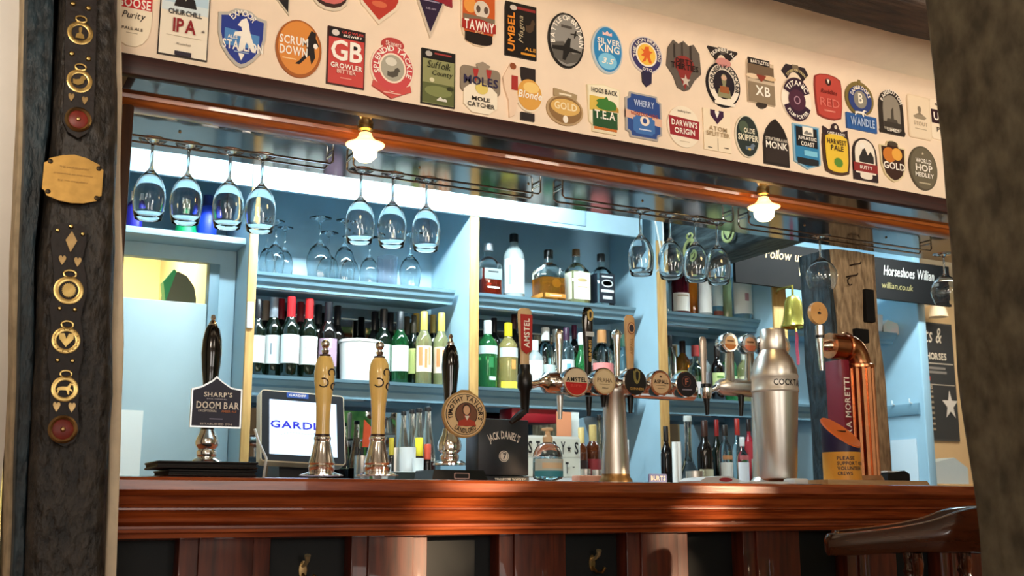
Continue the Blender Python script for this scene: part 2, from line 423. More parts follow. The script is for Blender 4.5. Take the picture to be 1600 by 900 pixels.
# rear wall behind the photographer, with a wide window on the right
WX0, WX1, WZ0, WZ1 = 3.35, 6.4, 1.0, 2.15
b = MB()
b.box(-1.8, WX0, -2.4, -2.25, 0, 2.6); b.box(WX1, 7.2, -2.4, -2.25, 0, 2.6)
b.box(WX0, WX1, -2.4, -2.25, 0, WZ0); b.box(WX0, WX1, -2.4, -2.25, WZ1, 2.6)
struct(b.build('wall_back', CREAM))
b = MB(); fr = mat('#f2efe6', 0.5)
for x in (WX0, WX1 - .05): b.box(x, x + .05, -2.38, -2.30, WZ0, WZ1)
for z in (WZ0, WZ1 - .05): b.box(WX0, WX1, -2.38, -2.30, z, z + .05)
for x in (3.83, 4.40, 5.08, 5.76): b.box(x - .02, x + .02, -2.37, -2.31, WZ0, WZ1)
struct(b.build('window_1', fr))
# hedges added outside that window; their gaps shape the two sun patches
HEDGE = mat('#2f6b33', 0.8, col2='#7fb35a', scale=7)
def hedge(x0, x1, y, h, label):
    b = MB(); n = 26
    for k in range(int((x1 - x0) * h * 160)):
        cx, cz = random.uniform(x0, x1), random.uniform(0, h); cy = y + random.uniform(-.15, .15); r = random.uniform(.05, .1)
        a = random.uniform(0, PI)
        vs = [b.bm.verts.new((min(max(cx + r * math.cos(a + q) * e, x0 - .05), x1 + .05), cy + r * math.sin(a + q) * .5, cz + dz)) for q, e, dz in ((0, 1, 0), (1.6, .6, r), (3.1, 1, .01), (4.7, .6, -r))]
        b.bm.faces.new(vs)
    b.box(x0, x1, y + .02, y + .12, 0, h)
    o = b.build('sun_block_hedge', HEDGE, smooth=0); tag(o, label, 'hedge', 'garden hedges outside the window'); return o
# (built with the window; seen only in the mirrors behind the bottles)
hedge(2.3, 6.07, -3.3, 3.0, 'long leafy green garden hedge outside the window')
hedge(6.37, 6.86, -3.3, 3.0, 'narrow leafy green garden bush between the two hedges outside the window')
hedge(7.09, 9.0, -3.3, 3.0, 'leafy green garden hedge at the far end of the row outside the window')

# plaster front above the bar, with the rounded joint to the ceiling
b = MB()
prof = [(2.6, 2.062), (2.6, 2.40), (2.592, 2.43), (2.57, 2.452), (2.54, 2.4605), (3.17, 2.4605), (3.17, 2.062)]
b.prism(prof, 0.30, 5.6, 'X')
struct(b.build('wall_bulkhead', CREAM, smooth=50))
# beam across the ceiling
def timber(name, m, secs, axis='Z', disp=0.012, fr=6.0, n=40, seed=0.0, sub=0.05):
    """secs: list of (t, u0, u1, v0, v1) sections along the axis"""
    bm = bmesh.new(); rows = []
    secs = sorted(secs); t0, t1 = secs[0][0], secs[-1][0]; K = max(2, int((t1 - t0) / sub))
    for i in range(K + 1):
        t = t0 + (t1 - t0) * i / K
        for A, B in zip(secs, secs[1:]):
            if A[0] <= t <= B[0] + 1e-9:
                q = (t - A[0]) / (B[0] - A[0]); s = [A[j] + (B[j] - A[j]) * q for j in range(1, 5)]; break
        u0, u1, v0, v1 = s; cu, cv, hu, hv = (u0 + u1) / 2, (v0 + v1) / 2, (u1 - u0) / 2, (v1 - v0) / 2
        row = []
        for k in range(n):
            a = 2 * PI * (k + .5) / n; c, q = math.cos(a), math.sin(a)
            e = 12; r = 1 / ((abs(c) ** e + abs(q) ** e) ** (1 / e))
            u, v = cu + hu * c * r, cv + hv * q * r
            d = noise.noise(Vector((u * fr, v * fr, t * fr * .45 + seed))) * disp + noise.noise(Vector((u * fr * 4, v * fr * 4, t * fr + seed))) * disp * .45
            u += c * d; v += q * d
            p = {'Z': (u, v, t), 'X': (t, u, v), 'Y': (u, t, v)}[axis]
            row.append(bm.verts.new(p))
        rows.append(row)
    for A, B in zip(rows, rows[1:]):
        for k in range(n): bm.faces.new((A[k], A[(k + 1) % n], B[(k + 1) % n], B[k]))
    bm.faces.new(rows[0][::-1]); bm.faces.new(rows[-1])
    mb = MB(); mb.bm.free(); mb.bm = bm
    return mb.build(name, m, smooth=60)
o = timber('ceiling_beam', mat('#1d1511', 0.6, bump=0.8, scale=9, stretch=(1, 6, 6), col2='#3a2a1f'), [(-1.8, 1.886, 2.065, 2.30, 2.47), (7.2, 1.886, 2.065, 2.30, 2.47)], 'X', .006)
tag(o, 'dark rough timber beam across the cream ceiling above the bar front', 'beam')

# soffit over the counter: dark lower edge, glossy boards and a wooden moulding
sof = thing('bar_canopy', 'dark varnished canopy with wooden moulding over the bar counter', 'bar canopy', (0, 0, 2.022))
MB().box(0.33, 5.6, 2.582, 2.612, -.008, .042, .005).build('front_rail', MAHOG_D, sof)
MB().box(0.36, 5.6, 2.612, 3.17, 0.0, .04).build('soffit_board', SOFFIT, sof)
mp = [(2.735, 0), (2.737, -.010), (2.75, -.012), (2.754, -.017), (2.77, -.021), (2.80, -.022), (2.825, -.019), (2.832, -.012), (2.848, -.010), (2.852, 0)]
MB().prism(mp, 0.36, 5.6, 'X').build('moulding', ORANGE_W, sof, smooth=50)
b = MB()
for x in (0.55, 1.25, 1.62, 2.05, 2.5, 2.75, 3.15): b.sphere((x, 2.97, -.001), .004, 8, 5)
b.build('screw', BRASS_D, sof)

# ------------------------------------------------------------------ left timber post with its plaster edges
def edge(pts, Y): return [at(x, y, Y) for x, y in pts]
main = []
for y, xl, xr in ((1150, 38, 164), (900, 42, 170), (700, 50, 174), (560, 58, 180), (400, 61, 181), (300, 74, 184), (200, 86, 186), (0, 95, 188), (-250, 100, 192)):
    p, q = at(xl, y, 2.42), at(xr, y, 2.42); main.append((p.z, p.x, q.x, 2.42, 2.70))
main[0] = (0.0,) + main[0][1:]
o = timber('timber_post', TIMBER, main, disp=.014, fr=9.0, seed=3)
tag(o, 'black hewn timber post with brass strapped leather, left end of the bar', 'post')
side = []
for y, xl, xr in ((1150, 12, 32), (900, 17, 37), (560, 28, 52), (400, 28, 55), (200, 36, 78), (0, 38, 88), (-250, 42, 94)):
    p, q = at(xl, y, 2.47), at(xr, y, 2.47); side.append((p.z, p.x, q.x, 2.455, 2.70))
side[0] = (0.0,) + side[0][1:]
o = timber('timber_post', TIMBER_B, side, disp=.008, seed=9)
tag(o, 'narrow blue-black timber stud against the left side of the black post', 'post')
jm = []
for y, xl, xr in ((1150, 3, 18), (900, 8, 20), (560, 20, 32), (400, 19, 32), (200, 29, 42), (0, 36, 44), (-250, 38, 46)):
    p, q = at(xl, y, 2.5), at(xr, y, 2.5); jm.append((p.z, p.x, q.x, 2.49, 2.72))
jm[0] = (0.0,) + jm[0][1:]
struct(timber('trim_1', mat('#b8a688', 0.9, bump=.6, scale=30, var=.2), jm, disp=.006, seed=21))
rm = []
for y, xl, xr in ((1150, 150, 174), (900, 160, 181), (800, 166, 186), (560, 172, 192), (400, 174, 192), (230, 172, 190), (150, 178, 190), (0, 180, 190), (-150, 182, 192)):
    p, q = at(xl, y, 2.5), at(xr, y, 2.5); rm.append((p.z, p.x, q.x, 2.49, 2.72))
rm[0] = (0.0,) + rm[0][1:]
struct(timber('trim_2', PLASTER, rm, disp=.006, seed=31))
p = at(20, 400, 2.72)
sbox('wall_bar_left', -1.8, 0.16, 2.58, 2.72, 0, 2.46, mat('#f3f0ea', .85, var=.03, scale=10))
MB_ = MB().box(0.365, 0.393, 2.72, 2.80, 1.10, 1.99, .006)
struct(MB_.build('trim_3', mat('#3a2417', .4, col2='#553523', scale=9, stretch=(7, 7, .6))))

# right foreground post
o = timber('timber_post', TIMBER_G, [(0, 1.722, 1.98, 1.2, 1.48), (0.9, 1.722, 1.98, 1.2, 1.48), (1.25, 1.722, 1.98, 1.2, 1.48), (1.6, 1.712, 1.98, 1.2, 1.48), (2.46, 1.700, 1.98, 1.2, 1.48)], disp=.014, seed=44, sub=.03)
tag(o, 'thick grey-brown weathered timber post in the right foreground', 'post')

# post in the middle, standing behind the counter
pm = thing('timber_post', 'split old timber post with mortise holes behind the copper beer tap', 'post', (0, 0, 0))
a_ = [(0.0, 3.085, 3.16, 3.215, 3.36), (1.2, 3.085, 3.16, 3.215, 3.36), (1.6, 3.085, 3.16, 3.215, 3.375), (2.02, 3.085, 3.16, 3.215, 3.385)]
o = timber('dark_face', TIMBER_B, a_, disp=.010, seed=51); o.parent = pm
b_ = [(0.0, 3.10, 3.36, 3.20, 3.37), (1.3, 3.10, 3.36, 3.20, 3.37), (1.72, 3.12, 3.335, 3.20, 3.37), (2.02, 3.10, 3.345, 3.20, 3.37)]
o = timber('pale_face', TIMBER_L, b_, disp=.012, seed=61); o.parent = pm
for x, y, w, h in ((1357, 478, 14, 52), (1345, 525, 20, 22)):
    p = at(x, y, 3.19); ww = wpx(x, y, 3.19, w); hh = h * spx(x, y, 3.19)
    MB().box(p.x - ww / 2, p.x + ww / 2, 3.178, 3.21, p.z - hh / 2, p.z + hh / 2, .004).build('mortise_hole', mat('#050403', .9), pm)
b = MB()
for x, y in ((1335, 414), (1330, 432)):
    p = at(x, y, 3.18); b.tube([p + Vector((-.01, .03, 0)), p + Vector((-.01, -.01, 0)), p + Vector((.015, -.015, .004)), p + Vector((.025, -.01, .012))], .003, 6)
p = at(1328, 440, 3.175); b.tube([p + Vector((math.cos(t) * .012, 0, math.sin(t) * .014)) for t in [i * .5 for i in range(3, 12)]], .0025, 6)
b.build('rusty_nail', mat('#2a1b14', .6, metal=.6), pm)

# ------------------------------------------------------------------ beam running back over the bar, with brasses
o = timber('ceiling_beam', mat('#1b262c', .6, bump=.8, scale=9, stretch=(6, 1, 6), col2='#4a5b60'), [(3.40, 3.03, 3.25, 2.12, 2.495), (4.55, 3.03, 3.25, 2.12, 2.495)], "Y", .006, seed=71)
tag(o, 'blue-black timber beam running back from the bar to the shelves', 'beam')

# ================================================================== BACK BAR
YF, YB = 4.15, 4.56
S1, S2, WT = 1.932, 1.527, 1.08
def pair(name, label, cat, group=None):
    return thing(name, label, cat, (0, 0, 0), group)
for x0, x1, lb in ((1.053, 1.084, 'pale blue partition with gold edge between the lit hatch and the wine shelves'), (1.987, 2.026, 'pale blue partition with gold edge between the wine and the gin shelves'), (2.941, 2.985, 'pale blue partition with gold edge between the gin shelves and the right bay'), (3.62, 3.70, 'pale blue partition with gold edge behind the hanging bell'), (4.60, 4.65, 'pale blue end partition beyond the middle timber post')):
    t = thing('partition', lb, 'partition', (x0, YF, 0), 'partitions of the back bar')
    MB().box(0, x1 - x0, .012, YB - YF - .001, WT if 1.5 < x0 < 4 else 0, 2.495).build('panel', PAINT, t)
    MB().box(-.001, x1 - x0 + .001, 0, .014, WT if 1.5 < x0 < 4 else 0, 2.238, .003).build('edge_strip', GOLDWOOD if x0 < 4.5 else PAINT, t, **({'label': 'gold-brown wooden edge strip'} if x0 < 4.5 else {}))
    if x0 < 1.1:
        p = at(391, 492, YF - .006); MB().box(p.x - x0 - .012, p.x - x0 + .012, -.008, .002, p.z - .05, p.z + .05, .002).build('hinge', mat('#dfe6e8', .3), t)
t = thing('cornice_board', 'pale blue board under the ceiling, brightly lit, above the wine and gin shelves', 'board', (1.053, YF, 2.24))
MB().box(0, 1.807, 0, .02, 0, .258).build('board', PAINT, t)
p0, p1 = at(858, 322, YF), at(915, 354, YF)
MB().box(p0.x - 1.053, p1.x - 1.053, -.004, 0, p1.z - 2.24, p0.z - 2.24, .002).build('access_panel', PAINT, t)
struct(MB().box(1.053, 4.65, YB, YB + .03, 0, 2.5).build('wall_bar', PAINT))
SHELVES = []
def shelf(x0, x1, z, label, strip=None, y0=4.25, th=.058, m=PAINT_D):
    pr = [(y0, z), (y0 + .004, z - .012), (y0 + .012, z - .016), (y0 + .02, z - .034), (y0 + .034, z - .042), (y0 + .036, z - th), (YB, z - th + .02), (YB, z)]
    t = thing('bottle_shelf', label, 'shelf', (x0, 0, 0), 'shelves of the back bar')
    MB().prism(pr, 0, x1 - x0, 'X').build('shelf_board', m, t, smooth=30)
    if strip: MB().box(.02, strip, 4.30, 4.32, z - th - .004, z - th + .012).build('underside_reflection', mat('#9fb0b8', .5), t)  # pale strip painted in for the reflection on the shelf's underside
shelf(1.084, 1.965, S1, 'blue-grey upper shelf carrying upturned glasses, left bay', .5)
shelf(1.084, 1.965, S2, 'blue-grey lower shelf carrying wine bottles, left bay', .5, th=.075)
shelf(2.026, 2.885, S1, 'blue-grey upper shelf carrying five square spirit bottles, middle bay', .45)
shelf(2.026, 2.885, S2, 'blue-grey lower shelf carrying gin bottles, middle bay', .45, th=.075)
shelf(2.985, 3.62, S1, 'pale upper shelf carrying bright bottles under the chalk sign, right bay', .35)
shelf(2.985, 3.62, S2, 'pale lower shelf carrying bottles behind the round tap badges, right bay', .35, th=.075)
shelf(3.70, 4.545, S1, 'blue-grey shelf end beyond the middle timber post')
shelf(3.70, 4.2, S2, 'blue-grey lower shelf behind the hanging bell', th=.075)
for (x0, x1), z0, z1, lb in (((1.084, 1.987), S2, S1 - .06, 'mirror behind the wine bottles'), ((2.026, 2.941), S2, S1 - .06, 'mirror behind the gin bottles'), ((2.985, 3.62), S2, S1 - .06, 'mirror behind the lower right shelf'), ((1.084, 1.987), WT, S2 - .08, 'mirror behind the till screen reflecting a garden window'), ((2.026, 2.941), WT, S2 - .08, 'mirror behind the letter board'), ((2.985, 3.62), WT, S2 - .08, 'mirror behind the worktop bottles left of the cocktail shaker')):
    tag(MB().box(x0 + .002, x1 - .002, YB - .006, YB, z0, z1).build('wall_mirror', MIRROR), lb, 'mirror', 'mirrors of the back bar')
tag(MB().box(1.086, 4.60, 3.72, YB - .007, WT - .04, WT, .004).build('worktop', mat('#39424a', .35, var=.1)), 'dark back worktop under the bottle shelves', 'worktop')
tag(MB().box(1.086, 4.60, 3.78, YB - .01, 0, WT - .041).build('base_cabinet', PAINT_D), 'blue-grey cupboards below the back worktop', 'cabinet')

# left recess: shelf, lit hatch, door leaf
lr = thing('serving_hatch', 'pale blue cupboard front with a lit serving hatch, left of the shelves', 'cupboard', (0, 0, 0))
tag(MB().box(0.36, 1.05, 4.20, 4.535, 2.021, 2.045, .002).build('wall_shelf', PAINT), 'pale blue shelf above the lit hatch carrying cleaning bottles', 'shelf')
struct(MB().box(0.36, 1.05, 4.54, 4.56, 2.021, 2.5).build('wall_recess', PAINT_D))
tag(MB().box(0.36, 1.05, YF, YF + .02, 2.240, 2.498).build('cornice_board', PAINT), 'pale blue board under the ceiling above the recess with cleaning bottles', 'board')
b = MB(); b.box(0.36, 1.05, 4.34, 4.38, 1.965, 2.02); b.box(0.945, 1.05, 4.34, 4.38, 0, 1.965)
b.build('frame', PAINT, lr)
MB().box(0.945, 0.985, 4.325, 4.34, 0.9, 1.96, .003).build('jamb', PAINT_D, lr)
MB().box(0.36, 0.944, 4.335, 4.365, 0, 1.800, .003).build('door', mat('#9fb6bc', .35, var=.04, scale=5), lr)
kit = mat('#efe3b4', .8, var=.03, scale=4)
b = MB(); b.box(-.5, 1.05, 5.7, 5.75, 0, 2.5); b.box(1.0, 1.05, 4.6, 5.7, 0, 2.5)
struct(b.build('wall_kitchen', kit))
b = MB().box(0.5, 0.56, 4.7, 5.69, 2.02, 2.08)
o = tag(thing('hand_dryer', 'rounded grey plastic dispenser with green side behind the lit hatch', 'dispenser', at(277, 468, 4.55)), 'rounded grey plastic dispenser with green side behind the lit hatch', 'dispenser')
o.name = 'wall_dispenser'
sc_ = spx(277, 450, 4.55)
pr = [(-24, -30), (24, -30), (24, 0), (20, 18), (8, 34), (-6, 40), (-14, 34), (-20, 10)]
MB().prism([(x * sc_, z * sc_) for x, z in pr], -.06, .06, 'Y').build('case', mat('#6d6f5e', .4), o)
MB().prism([(x * sc_, z * sc_) for x, z in ((-22, -10), (-8, 40), (-12, 43), (-27, 22))], -.062, .0, 'Y').build('side_cover', mat('#38b277', .4), o, label='green side cover')

# far right: wall with a menu blackboard, beyond the last divider
sbox('wall_side_room', 4.65, 7.2, 5.1, 5.2, 0, 2.5, mat('#d9c29c', .85, var=.05, scale=5))
# ================================================================== PUMP CLIPS on the plaster front
K_, Wh, Cr = '#17130f', '#f4eee2', '#efdcbc'
def B(**k): return k
CL = [
 # cx, cy, w, h, label, ops
 (208, 22, 60, 100, 'cream and red pump clip with rounded foot, first beside the black post', [
  ('S', 'rbot', '#f1e3c8'), ('P', 'rect', '#c8242b', 0, .26, .98, .34), ('T', 'MAD', Wh, 0, .36, .45, .07), ('T', 'GOOSE', Wh, .0, .17, .9, .15), ('T', 'Purity', K_, .02, -.04, .62, .14, B(bold=False, shear=.3)), ('T', 'PALE ALE', '#4a4038', .0, -.235, .55, .045), ('P', 'rect', '#b9a98c', 0, -.3, .3, .012)]),
 (289, 22, 78, 136, 'tall pale blue and cream pump clip with a suited portrait and dark red letters', [
  ('S', 'rect', '#241d18'), ('P', 'rect', '#efe4cf', 0, 0, .96, .975), ('P', 'rect', '#b8d3e3', 0, .29, .94, .39), ('P', 'rect', '#d5e3e6', 0, .06, .94, .1),
  ('P', 'ell', '#8fb0c9', -.2, .42, .5, .1), ('P', 'bust', '#1f1b1a', 0, .22, .46, .30), ('P', 'ell', '#d9a88c', 0, .31, .2, .15), ('P', 'tri', Wh, 0, .18, .08, .08),
  ('T', 'CHURCHILL', '#2b2a30', 0, .0, .68, .06), ('T', 'IPA', '#8c1e22', 0, -.15, .46, .16), ('P', 'rect', '#c9bda6', 0, -.27, .7, .006), ('T', 'Westerham', '#8a8072', 0, -.36, .3, .025), ('P', 'rect', '#2a2230', 0, -.465, .34, .05), ('P', 'crown', '#7a7066', .38, -.17, .06, .035)]),
 (378, 60, 76, 92, 'blue shield pump clip with a rearing white horse and silver rim', [
  ('S', 'shield', '#b9b4aa'), ('P', 'shield', '#24388c', 0, .0, .88, .88), ('P', [(-.5, -.5), (.5, -.5), (.5, .3), (-.5, .45)], '#4f86c0', 0, .0, .72, .3), ('P', 'horse', Wh, .05, .06, .5, .6),
  ('A', 'EXMOOR', Wh, 0, .1, .33, 140, 40, .1), ('T', 'STALLION', Wh, .02, -.14, .84, .16), ('T', 'ALES', Wh, -.2, -.01, .2, .06), ('P', 'tri', Wh, 0, -.32, .12, .12), ('P', 'rect', '#8fa6c8', 0, -.24, .3, .02)]),
 (422, -22, 64, 80, 'black pump clip with pointed lower corner at the top edge, right of the horse shield', [
  ('S', 'flag', '#c6bda9'), ('P', 'flag', '#1c1a1c', 0.0, .02, .94, .92), ('T', 'GOLD', Wh, .15, -.12, .4, .07), ('P', 'rect', '#c9bda6', .2, -.02, .5, .02)]),
 (467, 76, 72, 90, 'orange oval pump clip with a black rugby player running', [
  ('S', 'ell', '#a35a22'), ('P', 'ell', '#d98a3c', .0, .015, .9, .92), ('P', 'player', '#1c1410', .18, .04, .52, .62), ('P', 'ell', Wh, .36, .09, .1, .09),
  ('T', 'SCRUM', Wh, -.12, .12, .62, .15), ('T', 'DOWN', Wh, -.12, -.06, .60, .16), ('P', 'rect', '#f0c890', -.2, -.2, .3, .02)]),
 (516, -22, 62, 76, 'pink and black rounded pump clip at the top edge above the red letter clip', [
  ('S', 'rbot', '#d8cbb6'), ('P', 'rbot', '#3a2320', 0, .02, .92, .92), ('P', 'rbot', '#c86a66', 0, .06, .9, .84)]),
 (541, 90, 59, 90, 'red rectangular pump clip with black header and two big white letters', [
  ('S', 'rect', '#3a1614'), ('P', 'rect', '#c5453f', 0, -.08, .94, .80), ('P', 'rect', '#1b1716', 0, .40, .94, .16), ('P', 'ell', '#d8d0c8', -.3, .4, .2, .11), ('T', 'GROWLER', '#c5453f', .15, .425, .6, .05), ('T', 'BREWERY', Wh, .15, .365, .5, .04),
  ('T', 'GB', Wh, 0, .1, .84, .36), ('P', 'ell', '#1b1716', .24, .19, .13, .07), ('P', 'trot', '#c5453f', .24, .05, .14, .12), ('T', 'GROWLER', Wh, 0, -.17, .84, .09), ('T', 'BITTER', '#f0c8b8', 0, -.265, .5, .07), ('P', 'rect', '#e59a8a', 0, -.37, .3, .015)]),
 (593, -4, 66, 84, 'red pointed pump clip with a black name band at the top edge', [
  ('S', 'point', '#e6d5bd'), ('P', 'point', '#b5392c', 0, .03, .9, .9), ('P', 'rect', '#191415', 0, .16, 1.04, .2), ('T', 'BOB', Wh, .16, .16, .6, .14), ('P', 'ell', '#d06848', 0, -.13, .36, .12)]),
 (613, 105, 68, 94, 'round pink-red pump clip with arched lettering and a top badge', [
  ('S', ell(36, 0, -.02, 1, .82), '#f0ddc8'), ('S', ell(30, 0, .38, .52, .22), '#b8433f'), ('S', [(-.42, -.26), (-.45, -.36), (0, -.52), (.45, -.36), (.42, -.26), (0, -.42)], '#c8504a'), ('P', ell(36, 0, -.02, .94, .76), '#c94a4c', 0, 0, 1, 1), ('P', ell(36, 0, -.02, .62, .5), '#f0ddc8', 0, 0, 1, 1), ('P', ell(36, 0, -.02, .54, .44), '#a9a493', 0, 0, 1, 1), ('P', 'bird', '#4f4a40', .03, -.1, .3, .2), ('P', 'ell', '#d9d4c4', -.04, .08, .26, .14),
  ('A', 'SPLENDID TACKLE', Wh, 0, -.02, .385, 205, -25, .085, B(e=.83)), ('T', 'Skinners', '#f3cfc4', 0, .38, .36, .08), ('P', 'rect', '#e9b0a0', 0, -.44, .4, .02)]),
 (673, 8, 66, 102, 'dark purple triangular pump clip with a red ribbon at the top edge', [
  ('S', 'tri', '#cbbca8'), ('P', 'tri', '#2a1c38', 0, .03, .88, .88), ('S', [(-.52, .34), (.5, .26), (.52, .04), (-.44, .14)], '#8e2230'), ('T', 'GUZZLER', Wh, .0, .195, .78, .1, B(rot=-.02)) if False else ('T', 'GUZZLER', Wh, .0, .19, .78, .11), ('P', 'rect', '#9a90a8', 0, .06, .4, .02), ('T', '3.6% ABV', '#b0a6bb', 0, -.06, .24, .03)]),
 (685, 122, 53, 86, 'olive green rectangular pump clip with black header and handwritten title', [
  ('S', 'rect', '#1d1c16'), ('P', 'rect', '#8f9060', 0, -.08, .93, .8), ('P', 'rect', '#5d6338', 0, -.29, .93, .36), ('P', 'ell', '#7d8450', .0, -.25, .8, .2), ('P', 'rect', '#171413', 0, .41, .93, .14), ('P', 'ell', '#b0aba4', -.3, .41, .2, .1), ('P', 'rect', '#a03a36', .12, .43, .5, .03),
  ('T', 'Suffolk', '#1d2012', 0, .22, .7, .13, B(bold=False, shear=.25)), ('T', 'County', '#1d2012', .1, .06, .6, .12, B(bold=False, shear=.25)), ('P', 'ell', '#d9d3ad', -.2, -.06, .14, .08), ('P', 'mount', '#d9d7cb', .1, -.38, .3, .08), ('P', 'hog', '#33371e', .34, -.17, .2, .1)]),
 (748, 31, 55, 82, 'orange barrel pump clip with a masked animal face and white name', [
  ('S', 'rbot', '#e2cdb0'), ('P', 'rbot', '#c65a24', 0, .03, .92, .92), ('P', 'rbot', '#1f1612', 0, -.37, .78, .22), ('P', 'ell', '#e59a48', -.25, .25, .36, .3), ('P', 'ell', '#d8cdbd', .08, .2, .44, .34), ('P', 'ell', '#5c4c42', -.02, .2, .12, .14), ('P', 'ell', '#5c4c42', .2, .2, .12, .14), ('P', 'rect', '#7a6a56', 0, .0, .9, .12), ('P', [(-.5, .3), (0, .5), (.5, .3), (.5, -.3), (0, -.5), (-.5, -.3)], '#a32a20', 0, -.13, .96, .28), ('T', 'TAWNY', Wh, 0, -.13, .84, .19), ('T', 'BITTER', '#e8c890', 0, -.25, .24, .04), ('P', 'rect', '#d8b878', 0, .46, .5, .05)]),
 (751, 136, 62, 82, 'cream octagonal pump clip with a mole and grey lettering behind it', [
  ('S', rrect(1, .5, .1, 0, .12), '#8a7c6a'), ('S', tr('octa', 0, -.22, .84, .56, 1, 1), '#efe3cc'), ('P', [(-.5, -.5), (.5, -.5), (.3, .1), (.5, .3), (0, .5), (-.45, .3), (-.3, .1)], '#9a8b78', .05, .32, .4, .34), ('P', 'tri', '#a8322f', -.13, .2, .14, .26), ('P', 'tri', '#a8322f', .2, .22, .14, .26), ('T', 'MOLES', '#2f2a48', 0, .1, .86, .17), ('P', 'ell', '#dcc76c', .02, -.03, .32, .22),
  ('T', 'MOLE', '#2a2420', 0, -.24, .46, .08), ('T', 'CATCHER', '#2a2420', 0, -.355, .68, .085)]),
 (814, 48, 49, 84, 'black rectangular pump clip with vertical orange lettering', [
  ('S', 'rect', '#151110'), ('P', 'rect', '#8e2c2a', .16, .41, .6, .05), ('P', 'ell', '#cfc6bc', -.24, .4, .22, .1), ('T', 'UMBEL', '#e08a2c', -.32, -.06, .72, .22, B(rot=PI / 2)), ('T', 'Magna', '#b7a988', .0, .02, .5, .2, B(bold=False, shear=.3, rot=PI / 2)), ('P', 'bird', '#4c3a2a', .3, .1, .3, .3), ('T', 'ALE', '#e0a040', .28, -.33, .36, .06), ('P', 'rect', '#d8942c', .22, -.42, .46, .04)]),
 (817, 144, 62, 86, 'round amber pump clip with a seated pin-up figure beside it', [
  ('S', ell(30, .16, -.03, .68, .62), '#efe0c6'), ('S', rect(.14, .33, .36, .26), '#2a2120'), ('S', rect(.12, -.43, .34, .14), '#2a2120'), ('S', [(-.5, .2), (-.3, .5), (-.12, .45), (-.05, .2), (-.1, -.1), (-.22, -.45), (-.34, -.5), (-.36, -.2), (-.46, 0)], '#e9cdb2'), ('P', ell(30, .16, -.03, .62, .56), '#d9a04a', 0, 0, 1, 1), ('P', ell(20, .2, .1, .4, .2), '#edc878', 0, 0, 1, 1), ('P', 'ell', '#8a4a2a', -.26, .43, .16, .12), ('P', 'rect', '#a5322c', -.22, .13, .16, .26), ('T', 'Blonde', Wh, .16, -.04, .6, .14, B(shear=.25))]),
 (885, 63, 56, 86, 'grey oval pump clip with black rim and a propeller aircraft', [
  ('S', 'ell', '#191614'), ('P', 'ell', '#8f8c86', 0, 0, .9, .93), ('P', [(-.5, .2), (-.1, .3), (.2, -.1), (.5, .0), (.35, -.35), (0, -.5), (-.4, -.35)], '#5b5751', 0, -.18, .86, .5), ('P', 'plane', '#1b1917', .0, -.16, .8, .42), ('P', 'plane', '#2a2724', .24, .13, .26, .14), ('P', 'rect', '#4c4844', 0, .24, .3, .05),
  ('A', 'BATTLE OF BRITAIN', Wh, 0, .0, .40, 195, -15, .085, B(e=1.0))]),
 (883, 168, 57, 58, 'tan oval pump clip with a small header plate, below the aircraft clip', [
  ('S', ell(34, 0, -.07, 1, .82), '#b79a72'), ('S', [(-.3, .48), (.34, .4), (.3, .2), (-.3, .28)], '#a8916c'), ('P', ell(34, 0, -.07, .9, .72), '#8c6a42', 0, 0, 1, 1), ('P', ell(34, 0, .0, .8, .44), '#d9ae62', 0, 0, 1, 1), ('T', 'GOLD', '#f2e2b8', 0, .02, .62, .2), ('P', 'ell', '#efe6d6', .0, -.32, .14, .2), ('P', 'rect', '#eadbc0', 0, .34, .34, .05)]),
 (949, 78, 48, 74, 'bright blue oval pump clip with white lettering', [
  ('S', 'ell', '#b9c6cc'), ('P', 'ell', '#2f86bf', .01, .01, .9, .93), ('P', 'ell', '#7fc4e6', .0, -.24, .6, .34), ('P', 'crown', '#e9c4c0', 0, .35, .3, .1), ('T', 'SILVER', Wh, .04, .17, .74, .12), ('T', 'KING', Wh, .04, .02, .68, .16), ('T', '3.5', Wh, .0, -.24, .4, .12, B(shear=.3))]),
 (944, 170, 52, 76, 'goblet shaped pump clip with a green hog and yellow hills', [
  ('S', 'goblet', '#e6d8b4'), ('P', 'goblet', '#f2e8cc', 0, .01, .92, .94), ('P', 'rect', '#d7b752', -.16, .08, .55, .3), ('P', 'mount', '#b98e3c', .22, .06, .42, .2), ('P', 'rect', '#23502c', .02, -.22, .74, .34), ('P', 'hog', '#3d7a33', .06, .1, .62, .34), ('T', 'HOGS BACK', '#2a2620', .0, .345, .78, .1), ('T', 'T.E.A', Wh, .0, -.14, .62, .17), ('P', 'rect', '#c9702c', .02, -.42, .68, .05)]),
 (1010, 96, 50, 78, 'belt shaped round pump clip with an orange lion on yellow', [
  ('S', ell(36, 0, .13, 1, .74), '#d9d0cc'), ('S', [(-.14, -.2), (.16, -.2), (.14, -.42), (0, -.5), (-.12, -.42)], '#2a2644'), ('P', ell(36, 0, .13, .93, .68), '#3a3566', 0, 0, 1, 1), ('P', ell(36, 0, .13, .66, .48), '#f1e7d6', 0, 0, 1, 1), ('P', ell(36, 0, .13, .56, .42), '#eec04c', 0, 0, 1, 1), ('P', 'lion', '#d9642a', 0, .13, .4, .34), ('A', 'THE LION BREWING', Wh, 0, .13, .39, 200, -20, .06, B(e=.74)), ('T', 'OTO', Wh, 0, -.17, .3, .06)]),
 (1006, 182, 56, 70, 'dark blue notched pump clip with a pink ribbon across', [
